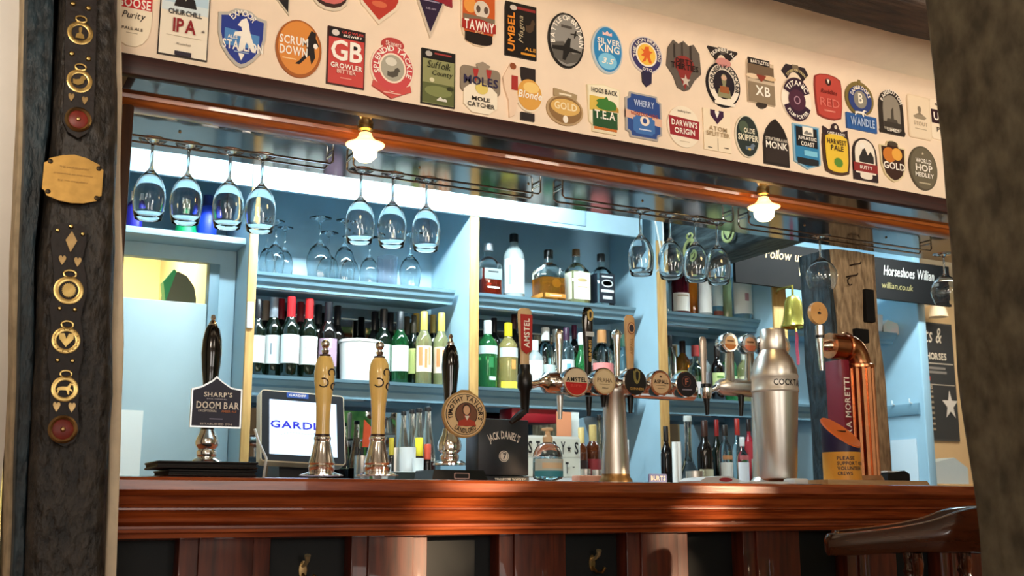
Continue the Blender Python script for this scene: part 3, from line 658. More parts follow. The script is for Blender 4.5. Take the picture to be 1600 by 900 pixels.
  ('S', 'cave', '#a9a4a0'), ('P', 'cave', '#2a4a8c', 0, 0, .9, .92), ('P', 'cave', '#3f6fb0', 0, -.2, .6, .4), ('S', [(-.5, .1), (.5, .0), (.5, -.18), (-.5, -.08)], '#e0b59c'), ('P', 'ell', '#efe2d2', .02, -.1, .26, .22), ('P', 'ell', '#2a4a8c', .02, -.1, .12, .12), ('T', 'WHERRY', '#b9c9e6', .0, .27, .56, .14), ('T', 'NORFOLK NOG', '#a2402e', .0, .03, .74, .08), ('P', 'rect', '#c4d2ea', .02, -.3, .34, .03)]),
 (1069, 103, 53, 78, 'grey feathered pump clip with a dark red skull-like centre', [
  ('S', [(-.45, .3), (-.3, .48), (-.15, .42), (0, .5), (.15, .42), (.3, .47), (.47, .3), (.5, -.1), (.3, -.25), (.14, -.45), (0, -.5), (-.2, -.45), (-.3, -.25), (-.5, -.05)], '#5f5750'), ('P', 'ell', '#8b2f2c', 0, .02, .6, .36), ('P', 'tri', '#8b2f2c', 0, -.27, .4, .4), ('P', 'rect', '#37302c', -.28, .26, .05, .28), ('P', 'rect', '#37302c', -.05, .32, .04, .26), ('P', 'rect', '#37302c', .2, .28, .05, .28), ('P', 'star', '#c9bcb0', .02, -.3, .3, .26), ('T', 'DIRTY', '#1a1514', 0, .08, .5, .09), ('T', 'THIRTIES', '#1a1514', 0, -.03, .8, .12)]),
 (1069, 198, 51, 64, 'cream round pump clip with a dark red band across', [
  ('S', 'ell', '#efe2cc'), ('P', [(-.5, .34), (.5, .28), (.47, -.4), (-.46, -.36)], '#98242c', 0, .0, .94, .66), ('T', 'salopian', '#4a4038', 0, .36, .4, .07, B(bold=False)), ('T', "DARWIN'S", Wh, 0, .07, .78, .15), ('T', 'ORIGIN', Wh, 0, -.12, .62, .14), ('P', 'rect', '#b9a98c', 0, -.36, .3, .015)]),
 (1130, 116, 53, 102, 'tall black and white pump clip with a bearded miner in an oval', [
  ('S', ell(34, 0, -.16, .98, .68), '#17131a'), ('S', band(.2, .52, 30, 150, cy=.1), '#201a1c'), ('S', ell(16, 0, .4, .26, .2), '#5a5450'), ('P', ell(34, 0, -.16, .9, .62), '#efe4d2', 0, 0, 1, 1), ('P', ell(34, 0, -.16, .62, .44), '#201a24', 0, 0, 1, 1), ('P', 'bust', '#8a8664', 0, -.18, .4, .36), ('P', 'ell', '#c9a58c', 0, -.06, .16, .08), ('P', 'rect', '#9a5a34', 0, -.24, .26, .1), ('P', ell(20, 0, .17, .44, .14), '#c98a84', 0, 0, 1, 1), ('A', 'CORNISH KNOCKER', '#17131a', 0, -.16, .375, 205, -25, .065, B(e=.7)), ('A', 'SKINNERS ALE', Wh, 0, .1, .42, 145, 35, .05, B(e=.62)), ('P', 'rect', '#efe4d2', 0, -.45, .6, .05)]),
 (1121, 204, 42, 64, 'cream pump clip shaped like a shirt with a purple suit collar', [
  ('S', 'rect', '#eddcc0'), ('P', 'suit', '#3a1d3c', 0, .32, .5, .34), ('P', 'tri', Wh, 0, .38, .16, .16), ('T', 'ATOM', '#a8906c', 0, .03, .66, .11), ('T', 'SPLITTER', '#a8906c', 0, -.1, .86, .11), ('P', 'rect', '#7a6a54', 0, -.34, .012, .3), ('P', 'rect', '#2a2420', -.3, -.44, .16, .02), ('P', 'rect', '#2a2420', .3, -.4, .16, .02)]),
 (1189, 131, 42, 76, 'brown and beige pump clip with a black name tab and a heart shape', [
  ('S', rect(0, .02, 1, .86), '#c8b49a'), ('S', rect(-.05, .42, .8, .16), '#241d1b'), ('S', ell(16, 0, -.42, .36, .16), '#3a302a'), ('P', 'rect', '#6e5a46', 0, .22, .96, .3), ('P', 'ell', '#e0c8a8', -.3, .12, .5, .1), ('P', 'ell', '#d8b890', .3, .14, .5, .1), ('P', 'tri', '#8a3a2a', 0, .1, .36, .14), ('P', 'rect', '#8c7a62', 0, -.2, .96, .4), ('T', 'BARTLETTS', Wh, -.05, .42, .66, .07), ('T', 'XB', Wh, .02, -.16, .54, .2)]),
 (1168, 213, 38, 66, 'dark green oval pump clip with pale rim and lettering', [
  ('S', 'ell', '#d9d0bc'), ('P', 'ell', '#26302e', 0, 0, .9, .94), ('P', 'ell', '#4c5a48', -.15, .2, .4, .3), ('P', 'bird', '#6a7a8c', .1, -.25, .4, .2), ('T', 'OLDE', '#e8e2c8', .06, .13, .44, .12), ('T', 'SKIPPER', '#e8e2c8', 0, -.04, .82, .15), ('P', 'ell', '#d8b04c', .05, -.3, .12, .06)]),
 (1244, 142, 49, 92, 'purple and white round pump clip with a curved black top plate', [
  ('S', ell(34, 0, -.16, .94, .66), '#efe2d0'), ('S', band(.3, .5, 35, 145, cy=.02), '#241a24'), ('S', ell(14, 0, .41, .2, .18), '#7a6c58'), ('P', band(.16, .44, 20, 160, cy=-.16), '#321a30', 0, 0, 1, .78), ('P', band(.16, .44, 200, 340, cy=-.16), '#321a30', 0, -.04, 1, .78), ('P', ell(26, 0, -.16, .54, .36), '#4a2438', 0, 0, 1, 1), ('P', ell(26, 0, -.16, .2, .14), '#b08a9a', 0, 0, 1, 1), ('P', ell(20, 0, -.16, .14, .1), '#4a2438', 0, 0, 1, 1), ('A', 'TITANIC', Wh, 0, -.15, .36, 150, 30, .085, B(e=.76)), ('A', 'PLUM PORTER', Wh, 0, -.17, .36, 215, 325, .06, B(e=.76, bottom=True)), ('A', 'STOKE ON TRENT', '#d9c890', 0, .02, .4, 140, 40, .04, B(e=.8))]),
 (1213, 222, 39, 72, 'black gothic arch pump clip with white lettering', [
  ('S', 'gothic', '#221a17'), ('P', 'rect', '#2e2420', 0, -.25, .9, .4), ('T', 'STRATHBRAAN', '#d8cfc0', 0, .05, .86, .07), ('T', 'MONK', Wh, 0, -.08, .86, .15)]),
 (1295, 151, 42, 70, 'plain brick red rounded pump clip with a small white drop', [
  ('S', 'barrel', '#8c2f28'), ('P', 'barrel', '#b8463c', 0, 0, .94, .95), ('P', 'ell', '#3a1614', 0, .32, .22, .16), ('P', 'tri', Wh, 0, .33, .1, .1), ('T', 'Ruddles', '#7a241e', 0, .1, .6, .1, B(shear=.2)), ('T', 'RED', '#d8766a', 0, -.14, .7, .18, B(bold=False)), ('P', 'rect', '#d8887a', 0, -.32, .4, .03)]),
 (1261, 230, 41, 68, 'light blue and black pump clip with a white picture square', [
  ('S', 'pent', '#8fb4c8'), ('P', 'pent', '#2f7fae', 0, .0, .9, .93), ('P', 'rect', '#17171a', 0, .22, .8, .44), ('P', 'rect', '#efe8da', .05, .36, .4, .2), ('P', 'mount', '#7a7a74', .05, .34, .3, .1), ('T', 'JURASSIC', Wh, 0, .18, .7, .1), ('T', 'COAST', Wh, 0, .06, .5, .1), ('P', 'rect', '#7cc4e0', .12, -.14, .5, .12), ('P', 'pent', '#1c2024', 0, -.34, .8, .16)]),
 (1344, 164, 46, 80, 'blue round pump clip with gold arch, white figure and blue plinth', [
  ('S', ell(30, 0, .12, .94, .66), '#7a6a3a'), ('S', rect(.02, -.34, 1, .3), '#2a5a9c'), ('S', rect(0, .45, .1, .1), '#7a6a3a'), ('P', ell(30, 0, .1, .78, .54), '#2c3f7c', 0, 0, 1, 1), ('P', ell(30, 0, .1, .44, .34), '#8a867c', 0, 0, 1, 1), ('P', 'trot', Wh, -.02, -.16, .4, .14), ('T', 'B', '#f0e8d6', 0, .12, .16, .2), ('A', 'SAMBROOKS', Wh, 0, .1, .31, 165, 15, .07, B(e=.74)), ('T', 'WANDLE', '#a9c0e0', .02, -.34, .8, .16)]),
 (1307, 233, 42, 80, 'yellow shield pump clip with green hops and a brown crest', [
  ('S', tr('barrel', 0, -.08, 1, .84, 1, 1), '#4a3020'), ('S', tr('crown', 0, .36, .9, .24, 1, 1), '#33242a'), ('S', ell(14, 0, .42, .24, .16), '#33242a'), ('P', tr('barrel', 0, -.08, .84, .74, 1, 1), '#e5bf3c', 0, 0, 1, 1), ('P', 'ell', '#d8cdb8', 0, .42, .1, .08), ('P', 'jag', '#5a8a34', .03, -.26, .36, .2), ('T', 'CASTLE ROCK', Wh, 0, .29, .66, .05), ('T', 'HARVEST', '#3a2a1c', 0, .13, .7, .1), ('T', 'PALE', '#3a2a1c', 0, .01, .46, .1)]),
 (1393, 175, 37, 68, 'horseshoe shaped grey pump clip with a castle view', [
  ('S', 'tomb', '#2a2420'), ('P', 'tomb', '#8f877a', 0, -.02, .72, .8), ('P', 'ship', '#4a443c', 0, -.08, .5, .4), ('P', 'rect', '#3a342e', 0, -.3, .72, .12), ('S', ell(12, -.42, -.44, .2, .12), '#2a2420'), ('S', ell(12, .42, -.44, .2, .12), '#2a2420'), ('A', 'RAMSBOTTOM', Wh, 0, .12, .42, 165, 15, .09, B(e=.8)), ('T', 'LIMES', Wh, 0, -.42, .5, .07)]),
 (1352, 249, 37, 66, 'arched white pump clip with black climbers and a dark red band', [
  ('S', 'tomb', '#2a1c1e'), ('P', 'tomb', '#ece2d2', 0, .06, .84, .8), ('P', 'mount', '#2a2624', .05, .12, .6, .4), ('P', 'ell', '#efe8dc', -.1, .3, .2, .14), ('S', rect(0, -.2, 1.0, .2), '#8c2a28'), ('T', 'BUTTY', Wh, 0, -.2, .5, .08), ('P', 'rbot', '#e8ddcc', 0, -.4, .5, .14)]),
 (1437, 183, 35, 66, 'faint cream rectangular pump clip with a small grey figure', [
  ('S', 'rr', '#e3cfb2'), ('P', 'rr', '#ead8bd', 0, 0, .9, .94), ('P', 'bust', '#8a7c68', 0, .1, .44, .3), ('P', 'ell', '#9a8c76', 0, .0, .56, .1), ('T', 'STOUT', '#a8967c', 0, -.16, .6, .09, B(bold=False)), ('P', 'rect', '#b9a78a', 0, -.28, .5, .02)]),
 (1396, 252, 39, 64, 'brown and amber shield pump clip, lower row between red arch and grey oval', [
  ('S', 'shield2', '#d8c8a0'), ('P', 'shield2', '#3a2218', 0, 0, .9, .92), ('P', 'ell', '#c8782c', -.15, .14, .5, .36), ('P', 'ell', '#e5a848', .15, .18, .4, .3), ('P', 'ell', '#4a4034', 0, .42, .4, .12), ('T', 'GOLD', Wh, 0, -.12, .84, .17)]),
 (1473, 188, 36, 62, 'cream pump clip with a purple band, half hidden by the right foreground post', [
  ('S', 'rr', '#efe0c8'), ('P', 'rect', '#2e1420', 0, .06, .96, .34), ('T', 'UBU', Wh, -.05, .06, .7, .2), ('T', 'Pale', '#4a4038', -.05, -.26, .5, .12), ('P', 'bird', '#6a5a4a', -.1, .38, .4, .12)]),
 (1443, 263, 43, 68, 'grey-brown oval pump clip with white lettering, lowest at the right post', [
  ('S', 'ell', '#57503f'), ('P', 'ell', '#6b6350', 0, 0, .92, .94), ('P', 'star', '#cfc4a8', 0, .33, .1, .07), ('T', 'WORLD', Wh, 0, .16, .56, .1), ('T', 'HOP', Wh, 0, .0, .6, .16), ('T', 'MEDLEY', Wh, 0, -.16, .66, .1), ('P', 'rect', '#b9ae92', 0, -.34, .4, .03)]),
]
for cx, cy, w, h, label, ops in CL:
    c = at(cx, cy, 2.594)
    wm = wpx(cx, cy, 2.594, w); hm = at(cx, cy - h / 2, 2.594).z - at(cx, cy + h / 2, 2.594).z
    o = artwork('pump_clip', wm, hm, ops, None, Vector((c.x, 2.6, c.z)), t=.006)
    tag(o, label, 'pump clip', 'pump clips above the bar')
# ================================================================== LEFT POST: brasses
YP = 2.398
def on(x, y): return at(x, y, YP)
def k_(x, y): return spx(x, y, YP) * 1.0
def circ(F, cu, cv, r, m, w=None): F.poly(ell(24, cu, cv, 2 * r, 2 * r), m, w)
def ring(b, c, r0, r1, t=.004, n=28):
    b.lathe([(r0, 0), (r1, 0), (r1, t * .7), ((r0 + r1) / 2, t), (r0, t * .7), (r0, 0)], n, c, '-Y')
def strap(label, outline, y0, dx):
    px0 = outline[0]
    cxm = sum(p[0] for p in outline) / len(outline); cym = sum(p[1] for p in outline) / len(outline)
    base = on(cxm, cym)
    t = thing('brass_strap', label, 'horse brass strap', base, 'horse brass straps on the black post')
    pts = [on(x, y) - base for x, y in outline]
    MB().prism([(p.x, p.z) for p in pts], 0, .012, 'Y').build('leather_strap', LEATHER, t, smooth=0)
    return t, base
def loc(base, x, y): 
    p = on(x, y) - base; return Vector((p.x, 0, p.z))
def stud(t, base, x, y, r=3.5):
    s = spx(x, y, YP); MB().lathe([(0, .006), (r * s * .6, .005), (r * s, .001), (r * s, -.001)][::-1], 12, (0, 0, 0), '-Y').build('stud', BRASS, t, loc(base, x, y))
def shaped(t, base, x, y, w, h, sh, name):
    s = spx(x, y, YP); F = Flat(); F.slab(tr(sh, 0, 0, w * s, h * s, 1, 1), .004, BRASS_D)
    return F.build(name, t, loc(base, x, y))
def brass(t, base, x, y, r, fig, fs=(1.0, 1.2), studs=True, gap=False):
    s = spx(x, y, YP); R = r * s
    o = MB(); ring(o, (0, 0, 0), R * .66, R)
    o.tube([(R * .42 * math.cos(a), -.003, R * 1.18 + R * .26 * math.sin(a)) for a in [2 * PI * i / 14 for i in range(14)]], R * .09, 6, close=True)
    if studs:
        for i in range(14):
            a = 2 * PI * i / 14; o.sphere((R * .83 * math.cos(a), -.0035, R * .83 * math.sin(a)), R * .06, 6, 4)
    o = o.build('horse_brass', BRASS, t, loc(base, x, y))
    F = Flat(); F.slab(tr(fig, 0, 0, R * fs[0], R * fs[1], 1, 1), .005, BRASS)
    F.build('figure', o)
    return o
def boss(t, base, x, y, r):
    s = spx(x, y, YP); R = r * s
    o = MB().lathe([(R, -.002), (R, .003), (R * .86, .007), (R * .72, .004), (R * .72, -.002)], 28, (0, 0, 0), '-Y').build('rosette', BRASS_D, t, loc(base, x, y))
    MB().lathe([(R * .74, .002), (R * .6, .004), (0, .005)], 24, (0, 0, 0), '-Y').build('red_disc', mat('#7a2418', .45, var=.2, scale=80), o, label='dark red enamel disc')
    MB().lathe([(R * .2, .004), (R * .14, .008), (0, .010)], 12, (0, 0, 0), '-Y').build('centre_knob', BRASS_D, o)
t, b0 = strap('upper black leather strap with two horse brasses and a red rosette, on the black post', [(104, -60), (152, -60), (150, 60), (148, 130), (146, 185), (136, 208), (122, 216), (106, 206), (98, 188), (101, 130), (102, 60)], 0, 0)
for x, y in ((114, 6), (138, 13), (112, 84), (138, 92)): stud(t, b0, x, y, 4.5)
brass(t, b0, 125, 52, 19, 'bust', (.7, 1.0)); brass(t, b0, 124, 127, 19, 'bird', (1.0, 1.0), False)
for x, y in ((111, 153), (132, 158)): shaped(t, b0, x, y, 9, 13, 'heart', 'heart_stud')
boss(t, b0, 122, 187, 20)
t, b0 = strap('lower wavy leather strap with three horse brasses and a red rosette', [(84, 352), (98, 348), (111, 350), (126, 350), (136, 360), (134, 384), (129, 404), (134, 430), (136, 456), (129, 482), (126, 500), (130, 530), (128, 560), (122, 584), (124, 610), (122, 640), (124, 672), (116, 690), (100, 698), (84, 690), (76, 672), (78, 630), (80, 600), (74, 565), (78, 530), (80, 505), (77, 480), (84, 455), (84, 425), (82, 400), (79, 375)], 0, 0)
stud(t, b0, 111, 354, 4)
for x, y in ((90, 360), (129, 366), (93, 482), (117, 484), (90, 563), (113, 564)): stud(t, b0, x, y, 3.6)
shaped(t, b0, 111, 378, 17, 34, 'dia', 'diamond_stud')
for x, y in ((97, 407), (121, 410), (88, 636), (112, 637)): shaped(t, b0, x, y, 11, 15, 'heart', 'heart_stud')
brass(t, b0, 107, 454, 22, 'jag', (1.0, 1.1), False); brass(t, b0, 103, 532, 21, 'suit', (1.0, 1.0)); brass(t, b0, 101, 608, 20, 'trot', (1.2, .95), False)
boss(t, b0, 98, 671, 22)
# engraved plaque
p = at(114, 280, 2.40); s = spx(114, 280, 2.40)
pl = tag(artwork('brass_plaque', 87 * s, 78 * s, [('S', mir([(0, .5), (.2, .46), (.42, .36), (.46, .28), (.5, .26), (.5, -.28), (.46, -.3), (.42, -.4), (.2, -.48), (0, -.5)]), mat('#c39a55', .38, metal=.85, var=.12, scale=40, bump=.05)), ('T', 'THE HORSESHOES', '#9a7438', 0, .22, .5, .04, B(bold=False)), ('T', 'presented to this house', '#9a7438', 0, .08, .66, .045, B(bold=False)), ('T', 'by its regulars', '#9a7438', 0, -.06, .5, .045, B(bold=False))], None, p, t=.004, lettering='engraving'), 'blank-looking worn brass plaque with notched corners on the black post', 'plaque')
pl['label'] = 'worn gold-coloured brass plaque with faint engraving on the black post'
b = MB()
for u, v in ((-.4, .3), (.42, .28), (-.4, -.32), (.42, -.34)):
    MB().lathe([(.006, .003), (.004, .006), (0, .007)], 10, (u * 87 * s, 0, v * 78 * s), '-Y').build('screw', mat('#3a2f22', .4, metal=.8), pl)

# ================================================================== COUNTER
ct_ = thing('bar_counter', 'long polished mahogany bar counter with moulded edge and black panels', 'bar counter', (0, 0, 0))
CZ = 1.095
cp = [(2.575, 1.052), (2.565, 1.056), (2.556, 1.066), (2.556, 1.086), (2.562, 1.093), (2.575, CZ), (3.15, CZ), (3.15, 1.052)]
MB().prism(cp, 0.354, 5.6, 'X').build('counter_top', MAHOG, ct_)
mp = [(2.66, 1.052), (2.585, 1.052), (2.588, 1.044), (2.592, 1.034), (2.604, 1.032), (2.606, 1.028), (2.598, 1.026), (2.598, 1.022), (2.606, 1.019), (2.596, 1.012), (2.588, 1.004), (2.59, .996), (2.60, .99), (2.618, .986), (2.618, .981), (2.606, .979), (2.604, .973), (2.622, .969), (2.624, .96), (2.66, .955)]
MB().prism(mp, 0.354, 5.6, 'X').build('edge_moulding', MAHOG, ct_, smooth=30)
MB().box(0.354, 5.6, 2.72, 2.76, 0.0, 1.0).build('back_board', BLACKP, ct_)
MB().box(0.354, 5.6, 2.76, 3.13, 0.0, 1.06).build('carcass', MAHOG_D, ct_)
for i, (x0, x1) in enumerate(((280, 424), (550, 669), (781, 886), (981, 1077), (1163, 1252), (1325, 1402), (1470, 1540))):
    X0, X1 = at(x0, 860, 2.66).x, at(x1, 860, 2.66).x
    p = MB().box(X0, X1, 2.665, 2.72, 0, 1.0, .004).build('pilaster', MAHOG_V, ct_)
    w = X1 - X0
    MB().box(X0 + w * .2, X1 - w * .2, 2.655, 2.667, 0, .96, .004).build('raised_strip', MAHOG_V, p)
for x in (425, 669, 886):
    pass
MB().box(0.354, 5.6, 2.64, 2.72, 0, .12, .005).build('plinth', MAHOG_D, ct_)
# coat hooks on two black panels
def coat_hook(x, y, label):
    p = at(x, y, 2.715)
    t = thing('coat_hook', label, 'hook', (p.x, 2.72, p.z), 'brass coat hooks under the counter')
    MB().lathe([(.014, 0), (.014, .003), (0, .004)], 14, (0, 0, -.01), '-Y', sx=.7, sy=1.6).build('back_plate', BRASS_D, t)
    MB().tube([(0, -.002, .0), (0, -.02, .004), (0, -.036, .014), (-.002, -.042, .026)], [.005, .005, .006, .008], 8).build('upper_prong', mat('#e6d3a4', .3, metal=.7), t)
    MB().tube([(0, -.002, -.02), (.004, -.02, -.034), (.012, -.034, -.034), (.018, -.04, -.02)], [.004, .004, .004, .005], 8).build('lower_prong', BRASS, t)
coat_hook(474, 884, 'brass coat hook on the black panel below the yellow pumps')
coat_hook(926, 874, 'brass coat hook on the black panel below the chrome beer taps')

# ================================================================== CANOPY LAMPS
def canopy_lamp(x, y, label):
    Y = 2.69; p = at(x, y, Y); s = spx(x, y, Y)
    t = thing('canopy_lamp', label, 'lamp', (p.x, Y, 2.022), 'small lamps under the canopy')
    d = p.z - 2.022
    MB().lathe([(0, 0), (.020, 0), (.020, -.012), (.012, -.016), (.012, -.03), (0, -.03)], 18).build('lamp_holder', BRASS, t)
    MB().lathe([(.016, -.022), (.020, -.034), (.030, -.044), (.046, -.052), (.052, -.054), (.050, -.057), (.030, -.052), (.018, -.04), (.013, -.026)], 28).build('glass_shade', mat('#ffe0a0', .3, trans=.3, emit=1.2), t)
    MB().lathe([(0, -.030), (.012, -.032), (.016, -.045), (.028, -.056), (.0325, -.070), (.030, -.086), (.018, -.098), (0, -.1015)], 24).build('bulb', mat('#ffdf9e', .4, emit=26), t)
canopy_lamp(571, 212, 'glowing small glass lamp under the canopy, left one')
canopy_lamp(1193, 310, 'glowing small glass lamp under the canopy, right one')

# ================================================================== GLASS RACKS AND HANGING GLASSES
RZ = 1.985
def rack(x0, x1, label, hooks=True):
    t = thing('glass_rack', label, 'glass rack', (0, 0, 0), 'wire glass racks under the canopy')
    A, C = at(x0, 300, 2.97).x, at(x1, 300, 2.97).x
    t.location = ((A + C) / 2, 2.97, RZ)
    for y in (-.027, .027):
        h = (C - A) / 2
        MB().tube([(-h, y, .036), (-h, y, .008), (-h + .008, y, 0), (h - .008, y, 0), (h, y, .008), (h, y, .036)], .0032, 8).build('rail', CHROME, t)
    for sx in (-1, 1):
        MB().tube([(sx * (C - A) / 2, -.027, .030), (sx * (C - A) / 2, .027, .030)], .0028, 8).build('cross_bar', CHROME, t)
rack(188, 514, 'chrome wire glass rack nearest the black post, holding four glasses')
rack(546, 838, 'chrome wire glass rack left of centre, holding three glasses')
rack(872, 1136, 'chrome wire glass rack right of centre, holding four glasses')
rack(1160, 1440, 'chrome wire glass rack in front of the middle timber post')
GP = [(0, 0), (.035, 0), (.0362, .0015), (.035, .0028), (.028, .0036), (.012, .006), (.005, .012), (.0038, .02), (.0038, .072), (.005, .080), (.011, .089), (.022, .101), (.033, .117), (.0400, .138), (.0424, .158), (.0418, .178), (.0392, .200), (.0352, .2175), (.0344, .2190), (.0332, .2178), (.0372, .199), (.0400, .178), (.0406, .158), (.0382, .1385), (.0314, .1186), (.0206, .1030), (.009, .0925), (0, .0895)]
g0 = None
def hang(px, label, k=1.0, group='wine glasses hanging in the racks'):
    global g0
    X = at(px, 330, 2.97).x
    if g0 is None:
        g0 = MB().lathe([(r, -h) for r, h in GP], 32).build('wine_glass', GLASS, smooth=60); o = g0
    else:
        o = g0.copy(); COL.objects.link(o)
    o.location = (X, 2.97, RZ + .0045); o.scale = (k, k, 1)
    tag(o, label, 'wine glass', group)
for px, l in ((232, 'wine glass hanging upside down next to the black post, leftmost in the rack'), (290, 'wine glass hanging upside down in front of the green spray bottle'), (356, 'wine glass hanging upside down in front of the blue container'), (407, 'wine glass hanging upside down in front of the first gold shelf edge'),
              (563, 'wine glass hanging upside down, first of three left of centre'), (613, 'wine glass hanging upside down, middle of three left of centre'), (666, 'wine glass hanging upside down, last of three left of centre'),
              (1000, 'wine glass hanging upside down, first of four right of centre'), (1046, 'wine glass hanging upside down, second of four right of centre'), (1085, 'wine glass hanging upside down, third of four right of centre'), (1119, 'wine glass hanging upside down, last of four right of centre')):
    hang(px, l)
GB = [(0, 0), (.040, 0), (.041, .0012), (.030, .0025), (.010, .006), (.0045, .014), (.0036, .02), (.0036, .070), (.006, .08), (.020, .09), (.042, .108), (.054, .130), (.0565, .148), (.053, .17), (.045, .193), (.044, .193), (.0518, .17), (.0552, .148), (.0528, .1306), (.041, .1092), (.019, .0915), (.006, .085), (0, .083)]
o = MB().lathe([(r, -h) for r, h in GB], 32).build('balloon_glass', GLASS, (None), (at(1282, 400, 2.97).x, 2.97, RZ + .0045), smooth=60)
tag(o, 'round balloon glass hanging upside down in front of the middle timber post', 'balloon glass', 'balloon glasses hanging at the right')
o2 = o.copy(); COL.objects.link(o2); o2.location.x = at(1474, 400, 2.97).x
o2['label'] = 'round balloon glass hanging half hidden behind the right foreground post'

# ================================================================== BRASSES AND CHALK SIGN
def hung_brass(x, y, r, fig, label):
    p = atx(x, y, 3.014); R = r * (Vector((p.x, p.y, 0)).length / f_px)
    t = thing('horse_brass', label, 'horse brass', p, 'horse brasses on the dark beam', -PI / 2)
    m = mat('#c8d08c', .35, metal=.6, var=.1)
    b = MB(); ring(b, (0, 0, 0), R * .70, R, .006)
    b.tube([(R * .4 * math.cos(a), -.003, R * 1.2 + R * .25 * math.sin(a)) for a in [2 * PI * i / 14 for i in range(14)]], R * .09, 6, close=True)
    b.build('rim', m, t)
    F = Flat(); F.slab(tr(fig, 0, 0, R * 1.1, R * 1.3, 1, 1), .005, m); F.build('figure', t)
    MB().tube([(0, .012, R * 1.5), (0, -.008, R * 1.46), (0, -.006, R * 1.3)], .002, 6).build('hook', STEEL, t)
hung_brass(1138, 364, 16, 'suit', 'pale brass ring with a crown figure on the dark beam')
hung_brass(1079, 390, 18, 'bird', 'pale brass medallion on the dark beam behind a wine glass')
hung_brass(1194, 356, 10, 'heart', 'small pale brass ornament at the right end of the dark beam')
a, c = at(1144, 442, 4.1), at(1480, 474, 4.1)
sw, sh = c.x - a.x, .215
def su(x): return (at(x, 430, 4.1).x - (a.x + c.x) / 2) / sw
sg = artwork('chalk_sign', sw, sh, [('S', 'rect', mat('#0d0a08', .95, var=.3, scale=6)),
  ('T', 'Follow us on', '#c9a878', (su(1191) + su(1268)) / 2, .24, su(1268) - su(1191), .22, B(bold=False, shear=.25)),
  ('T', 'W', '#d8c090', su(1246), -.10, .022, .2, B(bold=False, shear=.25)),
  ('T', 'Horseshoes Willian', '#e8e2d6', (su(1374) + su(1452)) / 2, .2, su(1452) - su(1374), .24, B(bold=False, shear=.25)),
  ('T', 'willian.co.uk', '#9a8c5c', (su(1370) + su(1418)) / 2, -.16, su(1418) - su(1370), .15, B(bold=False, shear=.2))], None, Vector(((a.x + c.x) / 2, 4.09, a.z + sh / 2)), t=.018, lettering='chalk_lettering')
tag(sg, 'long black board sign with chalk handwriting hanging behind the middle timber post', 'sign')
# ================================================================== BOTTLES AND GLASSES ON THE SHELVES
PROF = {
 'wine': [(0, 0), (.92, 0), (1, .015), (1, .58), (.93, .63), (.6, .70), (.40, .76), (.37, .94), (.42, .95), (.42, .985), (.36, 1), (0, 1)],
 'spirit': [(0, 0), (.95, 0), (1, .02), (1, .60), (.92, .68), (.55, .75), (.37, .79), (.35, .97), (0, .97)],
 'tall': [(0, 0), (.95, 0), (1, .02), (1, .64), (.85, .72), (.48, .80), (.40, .84), (.38, .97), (0, .97)],
 'round': [(0, 0), (.78, 0), (.95, .06), (1, .25), (1, .42), (.88, .56), (.5, .66), (.32, .72), (.30, .97), (0, .97)],
 'square': [(0, 0), (.95, 0), (1, .02), (1, .55), (.95, .60), (.62, .70), (.36, .75), (.33, .97), (0, .97)],
 'juice': [(0, 0), (.95, 0), (1, .02), (1, .40), (.88, .50), (.55, .70), (.36, .85), (.34, .97), (0, .97)],
 'decanter': [(0, 0), (.85, 0), (1, .04), (.98, .14), (.8, .26), (.46, .38), (.30, .48), (.26, .80), (.30, .90), (.30, .97), (0, .97)],
}
def splitprof(p, lv):
    lo, hi = [], []
    for a, b_ in zip(p, p[1:]):
        if not lo: lo.append(a)
        if a[1] < lv <= b_[1]:
            q = (lv - a[1]) / (b_[1] - a[1]); m = (a[0] + (b_[0] - a[0]) * q, lv)
            lo += [m, (0, lv)]; hi = [(0, lv + .002), (m[0], lv + .002)]
            if b_[1] > lv: hi.append(b_)
        elif b_[1] <= lv: lo.append(b_)
        else: hi.append(b_)
    return lo, hi
PLACED = []
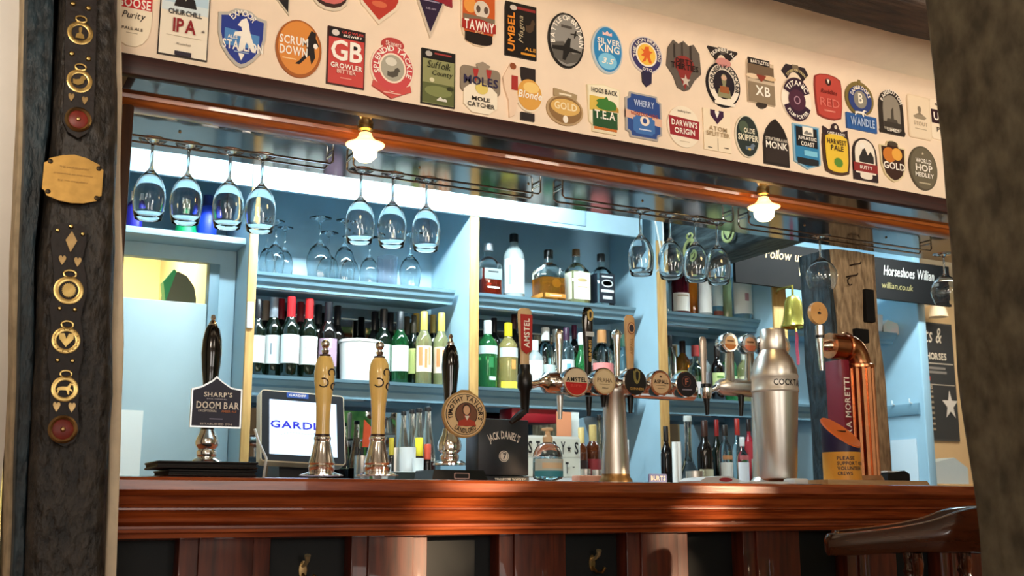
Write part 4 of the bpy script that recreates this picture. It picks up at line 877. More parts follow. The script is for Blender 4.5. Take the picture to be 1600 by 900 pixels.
def bottle(px, ytop, w, Y, z, kind, desc, glass, lab=None, cap=None, level=None, liquid=None, marks=(), group=None, cat='bottle', name='liquor_bottle', n=20, face=-14):
    best = None
    for dy in (0, .02, -.02, .04, .06, -.04, .08, .10, .12, -.06):
        Y1 = Y + dy; p = at(px, ytop, Y1); r = w / 2 * spx(px, ytop, Y1)
        if (z > 1.3 and (Y1 - r < 4.256 or Y1 + r > 4.548)) or (z < 1.3 and Y1 + r > 4.54): continue
        gap = min([math.hypot(p.x - a, Y1 - b_) - r - c for a, b_, c, zz_ in PLACED if zz_ == z] + [1])
        if best is None or gap > best[0]: best = (gap, Y1)
        if gap > .002: break
    Y = best[1]; p = at(px, ytop, Y); h = p.z - z; r = w / 2 * spx(px, ytop, Y); PLACED.append((p.x, Y, r, z))
    t = thing(name, desc, cat, (p.x, Y, z), group)
    pr = PROF[kind]; P = [(a * r, b_ * h) for a, b_ in pr]
    ex = [7 if (kind == 'square' and b_ < .62) else (3.5 if kind == 'square' and b_ < .71 else 2) for _, b_ in pr]
    a0, a1 = math.radians(-90 + face - 72), math.radians(-90 + face + 72)
    if level:
        lo, hi = splitprof(P, level * h)
        if kind == 'square':
            e = lambda q: [7 if y < .62 * h else (3.5 if y < .71 * h else 2) for _, y in q]
            MB().lathe(lo, 28, sq=e(lo)).build('filled_body', liquid, t); MB().lathe(hi, 28, sq=e(hi)).build('clear_neck', glass, t)
        else:
            MB().lathe(lo, n).build('filled_body', liquid, t); MB().lathe(hi, n).build('clear_neck', glass, t)
    else:
        MB().lathe(P, 28 if kind == 'square' else n, sq=ex if kind == 'square' else None).build('glass_body', glass, t)
    if lab:
        c, z0, z1 = lab
        if kind == 'square':
            o = MB().box(-r * .86, r * .86, -r * 1.035, -r * .99, z0 * h, z1 * h, .001).build('label', mat(c, .55), t)
            MB().box(-r * 1.03, -r * .99, -r * .86, r * .86, z0 * h, z1 * h, .001).build('label', mat(c, .55), t)
            F = Flat()
            for m in marks: F.poly(tr(m[1], m[2] * 2 * r, m[3] * h, m[4] * 2 * r, m[5] * h, 1, 1), m[0], r * 1.037)
            if marks: F.build('label_print', o)
        else:
            rr = r * 1.015
            o = MB().lathe([(rr, z0 * h), (rr, z1 * h)], 12, a0=a0, a1=a1).build('label', mat(c, .55), t)
            for m in marks:
                A = math.radians(-90 + face + m[1])
                MB().lathe([(rr * 1.012, m[3] * h), (rr * 1.012, m[4] * h)], 6, a0=A - math.radians(m[2]), a1=A + math.radians(m[2])).build('label_print', mat(m[0], .55), o)
    if cap:
        c, z0, k = cap[:3]; m = c if not isinstance(c, str) else mat(c, .35)
        nr = k * r
        if kind == 'decanter': nr = .34 * r; z0 = .93
        MB().lathe([(0, z0 * h), (nr, z0 * h), (nr * 1.02, z0 * h + .002), (nr, 1.0 * h - .002), (nr * .9, h), (0, h)], 14).build('capsule' if kind == 'wine' else 'cap', m, t)
    return t
DKG = mat('#0d1a10', .08, trans=.25, coat=.5); DKB = mat('#120d0c', .08, trans=.15, coat=.5)
GRN = mat('#2f9a55', .03, trans=.9); GRN2 = mat('#53d07a', .03, trans=.85); CLR = mat('#eef8f6', .0, trans=1)
FROST = mat('#dff0f2', .25, trans=.6); AMBER = mat('#d98a2a', .02, trans=.85); RED_A = mat('#a8301c', .02, trans=.8); YEL = mat('#e6d88a', .04, trans=.7)
ORG = mat('#e8741e', .05, trans=.7); DRED = mat('#5a1524', .05, trans=.3); BLUEG = mat('#a9d8e6', .02, trans=.95); PALEY = mat('#e2e2a2', .04, trans=.8); BRN = mat('#6a3a1c', .04, trans=.6)
SIL = mat('#c9ced2', .3, metal=.8)
wg = 'wine bottles on the left shelf'
YW, YW2 = 4.325, 4.43
WL = [
 (404, 468, 26, YW, DKG, '#e9efe4', '#15151a', 'wine bottle with pale label, leftmost on the shelf against the gold edge', ()),
 (429, 465, 30, YW, DKG, '#dfeceb', '#8c97a2', 'wine bottle with grey capsule and white label with a slanting mark', [('#7c8c94', -10, 5, .28, .42)]),
 (456, 464, 29, YW, DKG, '#e6efee', '#c6232a', 'wine bottle with red capsule and white label, first of the two red-capped', ()),
 (484, 467, 29, YW, DKG, '#e2efec', '#d32a2c', 'wine bottle with red capsule and white label, second of the two red-capped', [('#b8c8c4', 5, 30, .36, .38)]),
 (514, 472, 29, YW, DKB, '#a98ea6', '#17191f', 'wine bottle with black capsule and mauve label', [('#f0ece8', 12, 7, .40, .52), ('#8a6f88', 0, 40, .2, .22)]),
 (600, 483, 27, YW, DKG, '#def0ea', '#12141a', 'wine bottle with black capsule and white label, right of the white ice bucket', ()),
 (626, 487, 27, YW, GRN, '#e4f2ee', '#20262a', 'green wine bottle with white label, between black and yellow capped bottles', [('#a8c0ba', 0, 40, .40, .41)]),
 (647, 493, 18, YW + .05, DKG, '#cfd88a', '#3a3528', 'narrow dark wine bottle with yellow-green label', ()),
 (663, 487, 25, YW, PALEY, '#ecd9c2', '#e3c25a', 'clear wine bottle with yellow capsule and orange patterned label, left of two', [('#dc8450', -30, 14, .25, .50), ('#dc8450', 8, 10, .22, .48), ('#e2a070', 36, 10, .26, .5)]),
 (690, 489, 25, YW, PALEY, '#ecd9c2', '#e3c25a', 'clear wine bottle with yellow capsule and orange patterned label, right of two', [('#dc8450', -30, 14, .25, .50), ('#dc8450', 8, 10, .22, .48), ('#e2a070', 36, 10, .26, .5)]),
 (416, 470, 24, YW2, DKB, None, '#a98d76', 'dark wine bottle with pale brown capsule in the back row', ()),
 (440, 467, 25, YW2, DKB, None, '#8c1c28', 'dark wine bottle with red capsule behind the grey-capped bottle', ()),
 (470, 472, 25, YW2, DKB, None, '#7c1822', 'dark wine bottle with red capsule behind the first red-capped bottle', ()),
 (498, 476, 25, YW2, DKB, None, '#15161c', 'dark wine bottle with black capsule behind the second red-capped bottle', ()),
 (528, 478, 25, YW2, DKB, None, '#14151a', 'dark wine bottle with black capsule behind the mauve label', ()),
 (586, 487, 25, YW2, DKB, None, '#101116', 'dark wine bottle with black capsule behind the ice bucket', ()),
 (610, 489, 24, YW2, DKB, None, '#121318', 'dark wine bottle with black capsule in the back row, right of the ice bucket', ()),
 (636, 495, 22, YW2, DKB, None, '#3a3326', 'dark wine bottle with brown capsule behind the green bottle', ()),
 (651, 490, 22, YW2, DKG, None, '#b9a04c', 'dark wine bottle with dull yellow capsule, left in the back row', ()),
 (677, 492, 22, YW2, DKG, None, '#a8914a', 'dark wine bottle with dull yellow capsule, right end of the back row', ()),
]
# ice bucket
p = at(561, 533, 4.345); s = spx(561, 533, 4.345); h = p.z - S2
PLACED.append((p.x, 4.345, 31 * s, S2))
t = thing('ice_bucket', 'white round ice bucket between the wine bottles on the left shelf', 'bucket', (p.x, 4.345, S2))
b = MB().lathe([(0, 0), (26 * s, 0), (28 * s, .004), (31 * s, h), (29.5 * s, h), (26.5 * s, .008), (0, .008)], 32).build('bucket', mat('#eef3f1', .4, var=.02), t)
MB().lathe([(30.6 * s, h - .012), (32 * s, h - .010), (32 * s, h - .001), (30.6 * s, h + .001)], 32).build('rim', mat('#f4f7f4', .35), t)
for px, y, w, Y, g, lc, cc, d, mk in WL:
    bottle(px, y, w, Y, S2, 'wine', d, g, (lc, .17, .52) if lc else None, (cc, .745, .445), marks=mk, group=wg, cat='wine bottle', name='wine_bottle')
# spirits on the upper middle shelf
ug = 'spirit bottles on the upper middle shelf'
YS = 4.335
bottle(763, 381, 35, YS, S1, 'square', 'square bottle of red-amber spirit with a silver stopper, leftmost on its shelf', CLR, ('#8fa0a0', .30, .50), (SIL, .86, .42), level=.50, liquid=RED_A, marks=[('#3a4444', rect(), 0, .44, .5, .03), ('#eef0ea', rect(), 0, .15, .6, .03)], group=ug)
bottle(803, 366, 33, YS, S1, 'tall', 'tall frosted white bottle with black cap and a hanging white tag', FROST, ('#e6f2f4', .08, .60), ('#14161a', .87, .42), marks=[('#8fb0b8', -35, 8, .2, .5)], group=ug)
t = bottle(857, 391, 42, YS, S1, 'square', 'wide bottle half full of amber whisky with black top and pale tag', CLR, ('#c98a3c', .06, .14), (BLACK, .84, .34), level=.44, liquid=AMBER, marks=[('#e8dcc4', rect(), 0, .10, .5, .02)], group=ug)
F = Flat(); F.slab(ell(18, .012, .085, .045, .04), .001, mat('#dbe7e2', .5), .045); F.build('neck_tag', t)
bottle(900, 390, 34, YS, S1, 'square', 'square bottle of pale spirit with a cream label and brownish cap', CLR, ('#eeeeda', .08, .56), ('#8a6a44', .88, .36), level=.58, liquid=PALEY, marks=[('#c9b47c', ell(), 0, .42, .5, .06), ('#cabf96', rect(), 0, .3, .5, .02)], group=ug)
bottle(939, 397, 33, YS, S1, 'square', 'square bottle with black and white label, rightmost on the upper middle shelf', CLR, ('#16202c', .06, .60), ('#1c1d20', .86, .38), marks=[('#dfe6ea', ell(), 0, .42, .62, .14), ('#16202c', ell(), 0, .42, .5, .09), ('#dfe6ea', rect(), 0, .28, .7, .05), ('#dfe6ea', rect(), 0, .54, .6, .03), ('#dfe6ea', rect(), 0, .16, .5, .06)], group=ug)
# gins on the lower middle shelf
gg = 'spirit bottles on the lower middle shelf'
GL = [
 (762, 501, 31, YS, 'spirit', GRN2, ('#d7ece6', .50, .62), '#eef3f2', 'bright green gin bottle with white cap, beside the gold divider edge', [('#2f8a50', 10, 14, .3, .45), ('#d7ece6', 20, 22, .12, .17)]),
 (794, 505, 30, YS, 'spirit', YEL, ('#dbe9ea', .48, .62), '#f2dd2a', 'pale yellow gin bottle with bright yellow cap', [('#e8a858', 22, 14, .3, .44), ('#f0e44c', 0, 60, .02, .12)]),
 (836, 532, 26, YS, 'spirit', FROST, ('#f2f6f4', .1, .6), '#e8eeec', 'white bottle behind the tall red beer tap handle', []),
 (852, 512, 31, YS, 'spirit', CLR, ('#cfe4df', .22, .42), '#eef4f4', 'clear bottle with white cap and green base band', [('#58c48c', 0, 60, .12, .24)]),
 (885, 512, 24, YS, 'spirit', BLUEG, ('#e2f0f2', .2, .5), '#3a1f3a', 'pale blue bottle with dark purple cap', [('#6ab0c8', 0, 16, .26, .44)]),
 (908, 520, 24, YS, 'round', GRN2, ('#e4f2ea', .12, .24), '#e6efee', 'green bottle with white cap behind the black beer tap handle', []),
 (940, 516, 35, YS, 'spirit', CLR, ('#ee8f8c', .16, .48), '#c08a54', 'clear bottle with copper cap and pink oval label', []),
 (974, 523, 26, YS, 'spirit', BLUEG, ('#cfe6e6', .16, .4), '#2c5a4c', 'clear bottle with dark green cap behind the tan beer tap handle', []),
 (772, 497, 22, YW2, 'spirit', DKB, None, '#1a1a22', 'dark bottle in the back row behind the bright green gin bottle', []),
 (803, 490, 20, YW2, 'spirit', DKB, None, '#4a2c2a', 'dark bottle with brown-red cap behind the yellow-capped bottle', []),
 (826, 508, 22, YW2, 'spirit', BRN, None, '#2a1c1a', 'brown bottle in the back row left of the red tap handle', []),
 (868, 515, 22, YW2, 'spirit', CLR, None, '#c9d2d0', 'clear bottle in the back row beside the slim chrome tap handle', []),
 (897, 508, 20, YW2, 'spirit', DKB, None, '#4c2140', 'dark bottle with plum cap behind the pale blue bottle', []),
 (957, 518, 22, YW2, 'spirit', DKG, None, '#173a2c', 'dark green bottle in the back row right of the copper cap', []),
]
for px, y, w, Y, kd, g, lb, cc, d, mk in GL:
    bottle(px, y, w, Y, S2, kd, d, g, lb, (cc, .80, .42), marks=mk, group=gg)
# right bay, upper shelf
rg = 'spirit bottles on the upper right shelf'
RL = [
 (1041, 405, 14, YS, 'spirit', CLR, None, '#d6dcdc', 'slim clear bottle beside the gold edge, leftmost on the upper right shelf', []),
 (1061, 400, 28, YS, 'spirit', DRED, ('#efece0', .06, .36), '#3a1016', 'dark red bottle with cream label on the upper right shelf', [('#b9a98c', 0, 40, .30, .33)]),
 (1081, 402, 24, YS + .06, 'spirit', ORG, None, '#c8641c', 'orange liqueur bottle on the upper right shelf', []),
 (1099, 402, 22, YS, 'spirit', FROST, ('#f4f4ee', .06, .62), '#f0f0ea', 'white labelled bottle right of the orange liqueur', []),
 (1118, 403, 18, YS, 'spirit', BLUEG, ('#d4ecf0', .2, .6), '#d6e4e4', 'pale blue-clear bottle on the upper right shelf', [('#7a4438', 0, 60, .05, .12)]),
 (1133, 405, 16, YS, 'spirit', PALEY, None, '#e4e8c8', 'slim pale green bottle on the upper right shelf', []),
 (1156, 404, 32, YS, 'spirit', CLR, ('#f0f3ee', .1, .62), '#e8eeee', 'wide clear bottle with white label and small emblem under the chalk sign', [('#b88a94', 6, 12, .30, .42)]),
 (1187, 406, 28, YS, 'spirit', BRN, ('#f4f2ea', .18, .66), '#efe8dc', 'bottle with tall white label and brown base, right of the emblem bottle', [('#c9b8a0', -20, 4, .3, .55)]),
]
for px, y, w, Y, kd, g, lb, cc, d, mk in RL:
    bottle(px, y, w, Y, S1, kd, d, g, lb, (cc, .82, .42), marks=mk, group=rg)
# right bay, lower shelf
lg = 'spirit bottles on the lower right shelf'
LL = [
 (1046, 524, 19, YS, 'tall', CLR, ('#d8d8cc', .06, .26), '#121216', 'tall clear bottle with black top beside the gold edge', []),
 (1066, 533, 24, YW2, 'spirit', AMBER, ('#e8d27a', .3, .5), '#2a1a14', 'amber bottle with yellow label in the back row', []),
 (1086, 540, 30, YS, 'round', CLR, ('#efe6e6', .1, .32), '#a83c3a', 'round clear bottle with red cap above the black round tap badge', []),
 (1100, 545, 20, YS + .05, 'spirit', FROST, ('#dfe6ee', .15, .55), '#d8c0a8', 'white labelled bottle left of the slim grey tap handle', []),
 (1120, 540, 22, YS, 'wine', DKB, ('#cfe29a', .2, .50), '#1c1412', 'dark bottle with pale green label right of the slim grey tap handle', [('#5a8a3c', 0, 30, .40, .44)]),
 (1138, 541, 24, YS, 'spirit', GRN2, ('#cfe8b4', .15, .45), '#3a8a4c', 'green bottle with pale green label on the lower right shelf', []),
 (1162, 546, 24, YS, 'spirit', PALEY, ('#e8e6c0', .15, .48), '#c9cfc4', 'pale yellow bottle between the chrome tap stems', []),
 (1186, 548, 22, YS, 'spirit', BLUEG, ('#e4dcb0', .15, .45), '#b9c4c4', 'clear bottle with straw label right of the chrome tap stems', []),
]
for px, y, w, Y, kd, g, lb, cc, d, mk in LL:
    bottle(px, y, w, Y, S2, kd, d, g, lb, (cc, .80, .42), marks=mk, group=lg)
# back worktop, right bay
wk = 'bottles on the back worktop, right'
YK = 4.1
KL = [
 (1040, 666, 18, YK, 'wine', DKB, None, '#14100e', 'dark bottle beside the gold edge on the back worktop', []),
 (1074, 650, 38, YK - .06, 'decanter', CLR, None, '#cfd6d2', 'clear long-necked decanter on the back worktop', []),
 (1100, 657, 24, YK, 'wine', DKB, ('#cfc9a8', .16, .34), '#3a2018', 'dark wine bottle with small crest label on the back worktop', []),
 (1119, 656, 16, YK + .06, 'wine', DKG, None, '#8c1f1c', 'dark green bottle with red capsule in the back row of the worktop', []),
 (1132, 664, 21, YK, 'spirit', CLR, ('#eeeade', .12, .46), '#2a2420', 'clear bottle with white label and dark cap on the back worktop', [('#c88a5a', 0, 50, .50, .56)]),
 (1151, 654, 18, YK + .05, 'wine', CLR, None, '#a32820', 'clear bottle with red capsule on the back worktop', []),
 (1159, 683, 19, YK - .03, 'spirit', CLR, ('#eeeef0', .12, .56), '#e6e6e2', 'short bottle with large white label and white cap on the worktop', [('#c86a6a', 0, 50, .60, .68)]),
 (1169, 655, 17, YK + .04, 'spirit', mat('#b8283a', .1, trans=.3), ('#c83a44', .2, .7), '#1c1214', 'red bottle with black top on the back worktop', []),
 (1186, 683, 19, YK - .02, 'square', GRN, ('#e8efe0', .06, .62), '#2c6a3c', 'square green bottle with white and orange label beside the cocktail shaker', [('#e07a30', rect(), 0, .34, .8, .06), ('#3f8a4c', ell(), 0, .5, .5, .12)]),
]
for px, y, w, Y, kd, g, lb, cc, d, mk in KL:
    bottle(px, y, w, Y, WT, kd, d, g, lb, (cc, .78 if kd == 'wine' else .84, .44), marks=mk, group=wk)
# back worktop, left bay: long-necked bottles of mixer
jg = 'long-necked bottles on the left worktop'
SMOKE = mat('#e6e2d4', .02, trans=.95); DLIQ = mat('#3a1c1c', .05, trans=.3)
for px, y, w, d in ((631, 643, 22, 'first from the yellow pump'), (644, 640, 23, 'second from the yellow pump'), (655, 638, 24, 'third from the yellow pump'), (669, 636, 26, 'nearest the round pump badge')):
    bottle(px, y, w, YK + (.05 if px == 644 else 0), WT, 'juice', 'clear long-necked mixer bottle with black cap, ' + d, SMOKE, None, ('#1a1a1c', .95, .40), level=.36, liquid=DLIQ, group=jg)
bottle(655, 684, 13, 3.98, WT, 'spirit', 'small bottle with bright yellow cap and white label on the left worktop', DKB, ('#eef0e6', .1, .5), ('#f0e23c', .66, .95), group='small bottles on the left worktop', name='bitters_bottle')
bottle(612, 684, 9, 4.0, WT, 'spirit', 'small dark bottle with olive yellow cap behind the second yellow pump', DKB, None, ('#b9a432', .66, .9), group='small bottles on the left worktop', name='bitters_bottle')
bottle(668, 694, 12, 3.98, WT, 'spirit', 'small bottle with red cap beside the white cup on the left worktop', DKB, None, ('#c8503c', .6, .9), group='small bottles on the left worktop', name='bitters_bottle')
# middle bay worktop bottles
for px, y, w, lc, d in ((908, 668, 20, '#2a1410', 'dark syrup bottle with gold neck band beside the letter board'), (926, 664, 24, '#8c2a2c', 'red labelled syrup bottle left of the chrome tap column')):
    bottle(px, y, w, YK, WT, 'spirit', d, mat('#5a2a14', .05, trans=.4), (lc, .1, .5), ('#c9b070', .62, .5), group='syrup bottles on the middle worktop', name='syrup_bottle')
bottle(936, 648, 14, YK + .1, WT, 'juice', 'tall dim bottle with black cap behind the syrup bottles', mat('#6a6a54', .05, trans=.6), None, ('#111111', .93, .5), group='syrup bottles on the middle worktop', name='syrup_bottle')

# upside-down glasses on the upper left shelf
def shelf_glass(px, ytop, w, Y, label, flute=False):
    p = at(px, ytop, Y); h = p.z - S1; R = w / 2 * spx(px, ytop, Y)
    pr = [(R * .80, 0), (R, .28 * h), (R * .98, .36 * h), (R * .75, .50 * h), (R * .3, .60 * h), (.004, .66 * h), (.0035, .92 * h), (R * .3, .97 * h), (R * .86, .99 * h), (R * .88, h), (0, h)]
    inn = [(0, .585 * h), (R * .26, .575 * h), (R * .70, .49 * h), (R * .94, .36 * h), (R * .96, .28 * h), (R * .77, 0)]
    b = MB().lathe(inn + pr, 26)
    o = b.build('wine_glass', GLASS, None, (p.x, Y, S1), smooth=60)
    return tag(o, label, 'wine glass', 'upturned glasses on the upper left shelf')
for a_ in ((419, 352, 26, 4.45, 'upturned stem glass farthest left on the shelf, beside the gold edge'), (432, 346, 30, 4.36, 'upturned stem glass at the back left of the upper shelf'), (446, 356, 28, 4.44, 'upturned stem glass third from the gold edge on the upper shelf'), (501, 341, 40, 4.34, 'large upturned stem glass standing alone on the upper shelf'),
           (514, 364, 34, 4.47, 'upturned stem glass behind the large upturned one'), (540, 345, 34, 4.36, 'upturned stem glass left of the three hanging glasses'), (548, 370, 30, 4.47, 'upturned stem glass at the back behind the first hanging glass'), (578, 371, 30, 4.38, 'small upturned stem glass below the first and second hanging glasses'), (642, 366, 34, 4.34, 'upturned stem glass below the third hanging glass, rightmost on its shelf')):
    shelf_glass(*a_)
p = at(606, 402, 4.4); s = spx(606, 402, 4.4); h = p.z - S1
tag(MB().lathe([(0, 0), (15 * s, 0), (16.5 * s, h), (15.5 * s, h), (14 * s, .008), (0, .008)], 24).build('tumbler', mat('#f6f2f8', .0, trans=1), None, (p.x, 4.4, S1)), 'clear tumbler between the upturned stem glasses on the upper shelf', 'tumbler')

# left recess contents
def cleaner(px, ytop, w, col, label, kind):
    p = at(px, ytop, 4.36); h = p.z - 2.045; R = w / 2 * spx(px, ytop, 4.36)
    t = thing('cleaning_bottle', label, 'bottle', (p.x, 4.36, 2.045), 'cleaning bottles in the recess')
    if kind == 'cone':
        MB().lathe([(0, 0), (R, 0), (R, .01), (R * .42, .72 * h), (R * .40, .74 * h), (0, .74 * h)], 24).build('body', mat(col, .4), t)
        MB().lathe([(0, .74 * h), (R * .5, .74 * h), (R * .48, h), (0, h)], 20).build('cap', mat('#e8e2c0', .5), t)
    else:
        MB().lathe([(0, 0), (R * .9, 0), (R, .01), (R * .98, .62 * h), (R * .7, .74 * h), (R * .5, .78 * h), (0, .78 * h)], 24).build('body', mat(col, .35), t)
        MB().lathe([(0, .78 * h), (R * .55, .78 * h), (R * .5, h), (0, h)], 20).build('cap', mat('#1c2c6c' if col != '#2a2aa0' else '#dfe4ea', .4), t)
cleaner(293, 312, 40, '#12a565', 'green cone shaped cleaning bottle in the recess behind the hanging glasses', 'cone')
cleaner(326, 306, 30, '#2344d8', 'blue cleaning bottle in the recess behind the third hanging glass', 'b')
cleaner(212, 300, 26, '#2a2aa0', 'dark blue cleaning bottle at the left end of the recess', 'b')
tag(MB().tube([(-.07, 0, .004), (-.05, -.01, .012), (0, -.02, .012), (.04, -.02, .006), (.08, -.01, .004)], .004, 6).build('cable', mat('#eef2f2', .4), None, (at(255, 355, 4.3).x, 4.3, 2.045)), 'thin white cable lying on the recess shelf', 'cable')
# ================================================================== HAND PUMPS
def lp(pts, x0, s, y0):      # pixel profile -> lathe profile: (half width px, y px)
    return [(w * s, (y0 - y) * s) for w, y in pts]
def pump(px, ybase, Y, name, label, parts, group='hand pumps on the bar'):
    p = at(px, ybase, Y); s = spx(px, ybase, Y)
    t = thing(name, label, 'beer pump', (p.x, Y, CZ), group)
    k = (p.z - CZ)
    for nm, m, prof in parts:
        pr = lp(prof, px, s, ybase)
        MB().lathe([(0, pr[0][1] + k)] + [(a, b_ + k) for a, b_ in pr] + [(0, pr[-1][1] + k)], 28).build(nm, m, t)
    return t, s, k
YH = 2.80
FINIAL = lambda x, y: [(3, y), (5, y - 4), (6.5, y - 9), (3.2, y - 12), (6, y - 15), (7.5, y - 19), (6, y - 24), (2, y - 27)]
YEL_H = mat('#f5d27c', .22, coat=.6, var=.06, scale=10)
for px, dy, lab in ((502, 0, 'golden yellow handled beer pump with horseshoe marks, in front of the till screen'), (589, 9, 'golden yellow handled beer pump with horseshoe marks, right of the till screen')):
    t, s, k = pump(px, 743, YH, 'hand_pump', lab, [
        ('base_flange', CHROME, [(34, 743.5), (34, 742), (24, 739), (20, 737)]),
        ('pump_base', CHROME, [(18, 739), (20, 735), (21, 730), (19, 727), (20.5, 724), (17, 712), (12.5, 692), (12.5, 689), (13.5, 687), (13.5, 684), (12, 682)]),
        ('collar', mat('#3a1f16', .3), [(11.5, 683), (11.5, 679)]),
        ('handle', YEL_H, [(11, 680), (10.8, 660), (11.5, 635), (14, 612), (16, 595), (16.3, 582), (14.5, 568), (10.5, 557 + dy * .3), (9.5, 556 + dy * .3)]),
        ('finial_collar', mat('#3a1f16', .3), [(9, 557 + dy * .3), (9, 553 + dy * .3)]),
        ('finial', CHROME, FINIAL(0, 555 + dy * .3))])
    # horseshoes painted on the grip
    b = MB()
    for (a0, zc, r, rot) in ((-.30, 599, 7.5, -.3), (.62, 583, 7, 1.7), (.95, 604, 6, 2.8)):
        pts = []
        for i in range(9):
            q = math.radians(-130 + 260 * i / 8) + rot
            u, v = r * math.cos(q), r * math.sin(q) * .9
            yy = zc - v; R = 16.3 - max(0, yy - 595) * .12 - max(0, 580 - yy) * .12
            A = -PI / 2 + a0 - .1 + u / R
            pts.append(((R + .15) * s * math.cos(A), (R + .15) * s * math.sin(A), (743 - yy) * s + k))
        o = MB().tube(pts, .0019, 6).build('horseshoe_mark', mat('#2a1a10', .4), t)
t, s, k = pump(322, 720, YH + .06, 'hand_pump', 'black handled beer pump with dark blue shield clip, at the left end of the bar', [
    ('base_flange', CHROME, [(26, 738), (26, 724), (22, 719), (15, 714)]),
    ('pump_base', CHROME, [(13, 716), (15, 712), (15.5, 706), (13, 702), (17, 697), (18, 691), (16, 684), (12, 676), (10, 672)]),
    ('handle', BLACK_G, [(10, 674), (10.5, 640), (11, 600), (14, 575), (16, 552), (15, 530), (11.5, 513), (8, 506)]),
    ('finial', CHROME, [(6, 508), (7, 504), (5, 500), (3, 497), (4.4, 494), (3, 489)])])
w, h = wpx(325, 632, YH, 80), 80 * s
cl = artwork('clip_shield', w, h, [('S', [(-.5, .24), (-.3, .30), (-.1, .42), (-.02, .5), (.1, .40), (.28, .29), (.5, .26), (.5, -.5), (-.5, -.5)], SIL), ('P', [(-.47, .21), (-.29, .27), (-.09, .39), (-.02, .46), (.1, .37), (.28, .26), (.47, .23), (.47, -.47), (-.47, -.47)], '#20213a', 0, 0, 1, 1),
   ('T', "SHARP'S", Wh, .02, .14, .56, .095), ('T', 'ROCK, CORNWALL', '#b9b4c0', .0, .05, .4, .03), ('T', 'DOOM BAR', Wh, .02, -.07, .84, .14), ('T', 'EXCEPTIONAL', '#d8d0c8', -.18, -.18, .36, .045, B(shear=.2)), ('T', 'AMBER ALE', '#c87a4c', .24, -.18, .3, .045), ('T', 'ESTABLISHED 1994', '#d8d0c8', 0, -.43, .62, .04), ('P', 'rect', '#8a86a0', 0, -.33, .26, .02)],
   t, (wpx(322, 632, YH, 3), -.055, (720 - 631) * s + k), t=.008)
t, s, k = pump(702, 728, YH + .05, 'hand_pump', 'black handled beer pump with round cream portrait clip and black base box', [
    ('base_flange', CHROME, [(26, 727), (26, 724), (20, 720)]),
    ('pump_base', CHROME, [(13, 722), (15, 716), (15, 712), (12, 709), (18, 704), (19, 697), (17, 688), (13, 680), (11, 670)]),
    ('handle', BLACK_G, [(9, 675), (9.5, 640), (10, 615), (12.5, 590), (14, 572), (13, 556), (9, 541), (7, 538)]),
    ('finial', CHROME, [(5, 540), (6, 535), (4, 531), (2.5, 527), (4, 524), (2, 520)])])
bx = 42 * s
b = MB(); b.prism([(-bx * 1.0, -(CZ - CZ)), (bx * 1.3, 0), (bx * 1.28, .006), (bx * 1.1, .032), (-bx * .92, .032), (-bx * .98, .006)], -.05, .075, 'Y')
b = b.build('base_box', BLACK, t)
F = Flat(); F.slab(rrect(26 * s, 9 * s, 2 * s), .001, '#c9a9a0'); F.poly(rrect(23 * s, 6.5 * s, 1.5 * s), '#1a1414'); F.build('name_plate', b, (.014, -.0515, .016))
w, h = wpx(710, 650, YH, 68), 72 * s
cl = artwork('clip_roundel', w, h, [('S', ell(40), '#b08a4c'), ('S', [(-.2, .44), (.2, .44), (.1, .53), (-.08, .53)], '#b08a4c'), ('P', 'ell', '#e6c997', 0, 0, .94, .94), ('P', 'ell', '#1c1512', 0, 0, .88, .88), ('P', 'ell', '#e9cc9a', 0, 0, .85, .85), ('P', 'ell', '#3a231a', .03, .0, .52, .52), ('P', 'ell', '#7a5038', .03, .0, .48, .48), ('P', 'bust', '#b5402a', .04, -.09, .44, .32), ('P', 'ell', '#3a231a', .03, .10, .2, .26), ('P', 'ell', '#e0b48c', .03, .09, .15, .2), ('P', 'tri', '#efe4d0', .04, -.08, .1, .1),
  ('A', "TIMOTHY TAYLOR'S", '#2a1a12', 0, 0, .35, 200, -20, .1), ('A', 'LANDLORD', '#2a1a12', 0, 0, .35, 228, 312, .1, B(bottom=True))], t, (wpx(702, 650, YH, 8), -.055, (728 - 650) * s + k), t=.009)
# black folders in front of the first pump
p = at(312, 737, 2.70); s = spx(312, 737, 2.70)
for i, (x0, x1, z0, z1, rz, l) in enumerate(((252, 388, CZ + .002, CZ + .017, 0.02, 'black leather bill folder lying lowest on the bar in front of the shield pump'), (236, 391, CZ + .019, CZ + .036, -.01, 'black leather bill folder lying on top of another, in front of the shield pump'))):
    a, c = at(x0, 730, 2.69).x, at(x1, 730, 2.69).x; hw = (c - a) / 2
    t = thing('bill_folder', l, 'folder', ((a + c) / 2, 2.70, z0), 'black folders on the bar', rz); d = z1 - z0
    MB().box(-hw, hw, -.085, .085, 0, d * .32, .003).build('back_cover', LEATHER, t); MB().box(-hw, hw, -.088, .085, d * .68, d, .003).build('front_cover', mat('#0e0c0b', .5, bump=.2, scale=60), t)
    MB().box(-hw * .97, hw * .97, -.078, .08, d * .32, d * .68).build('pages', mat('#26221e', .7), t)

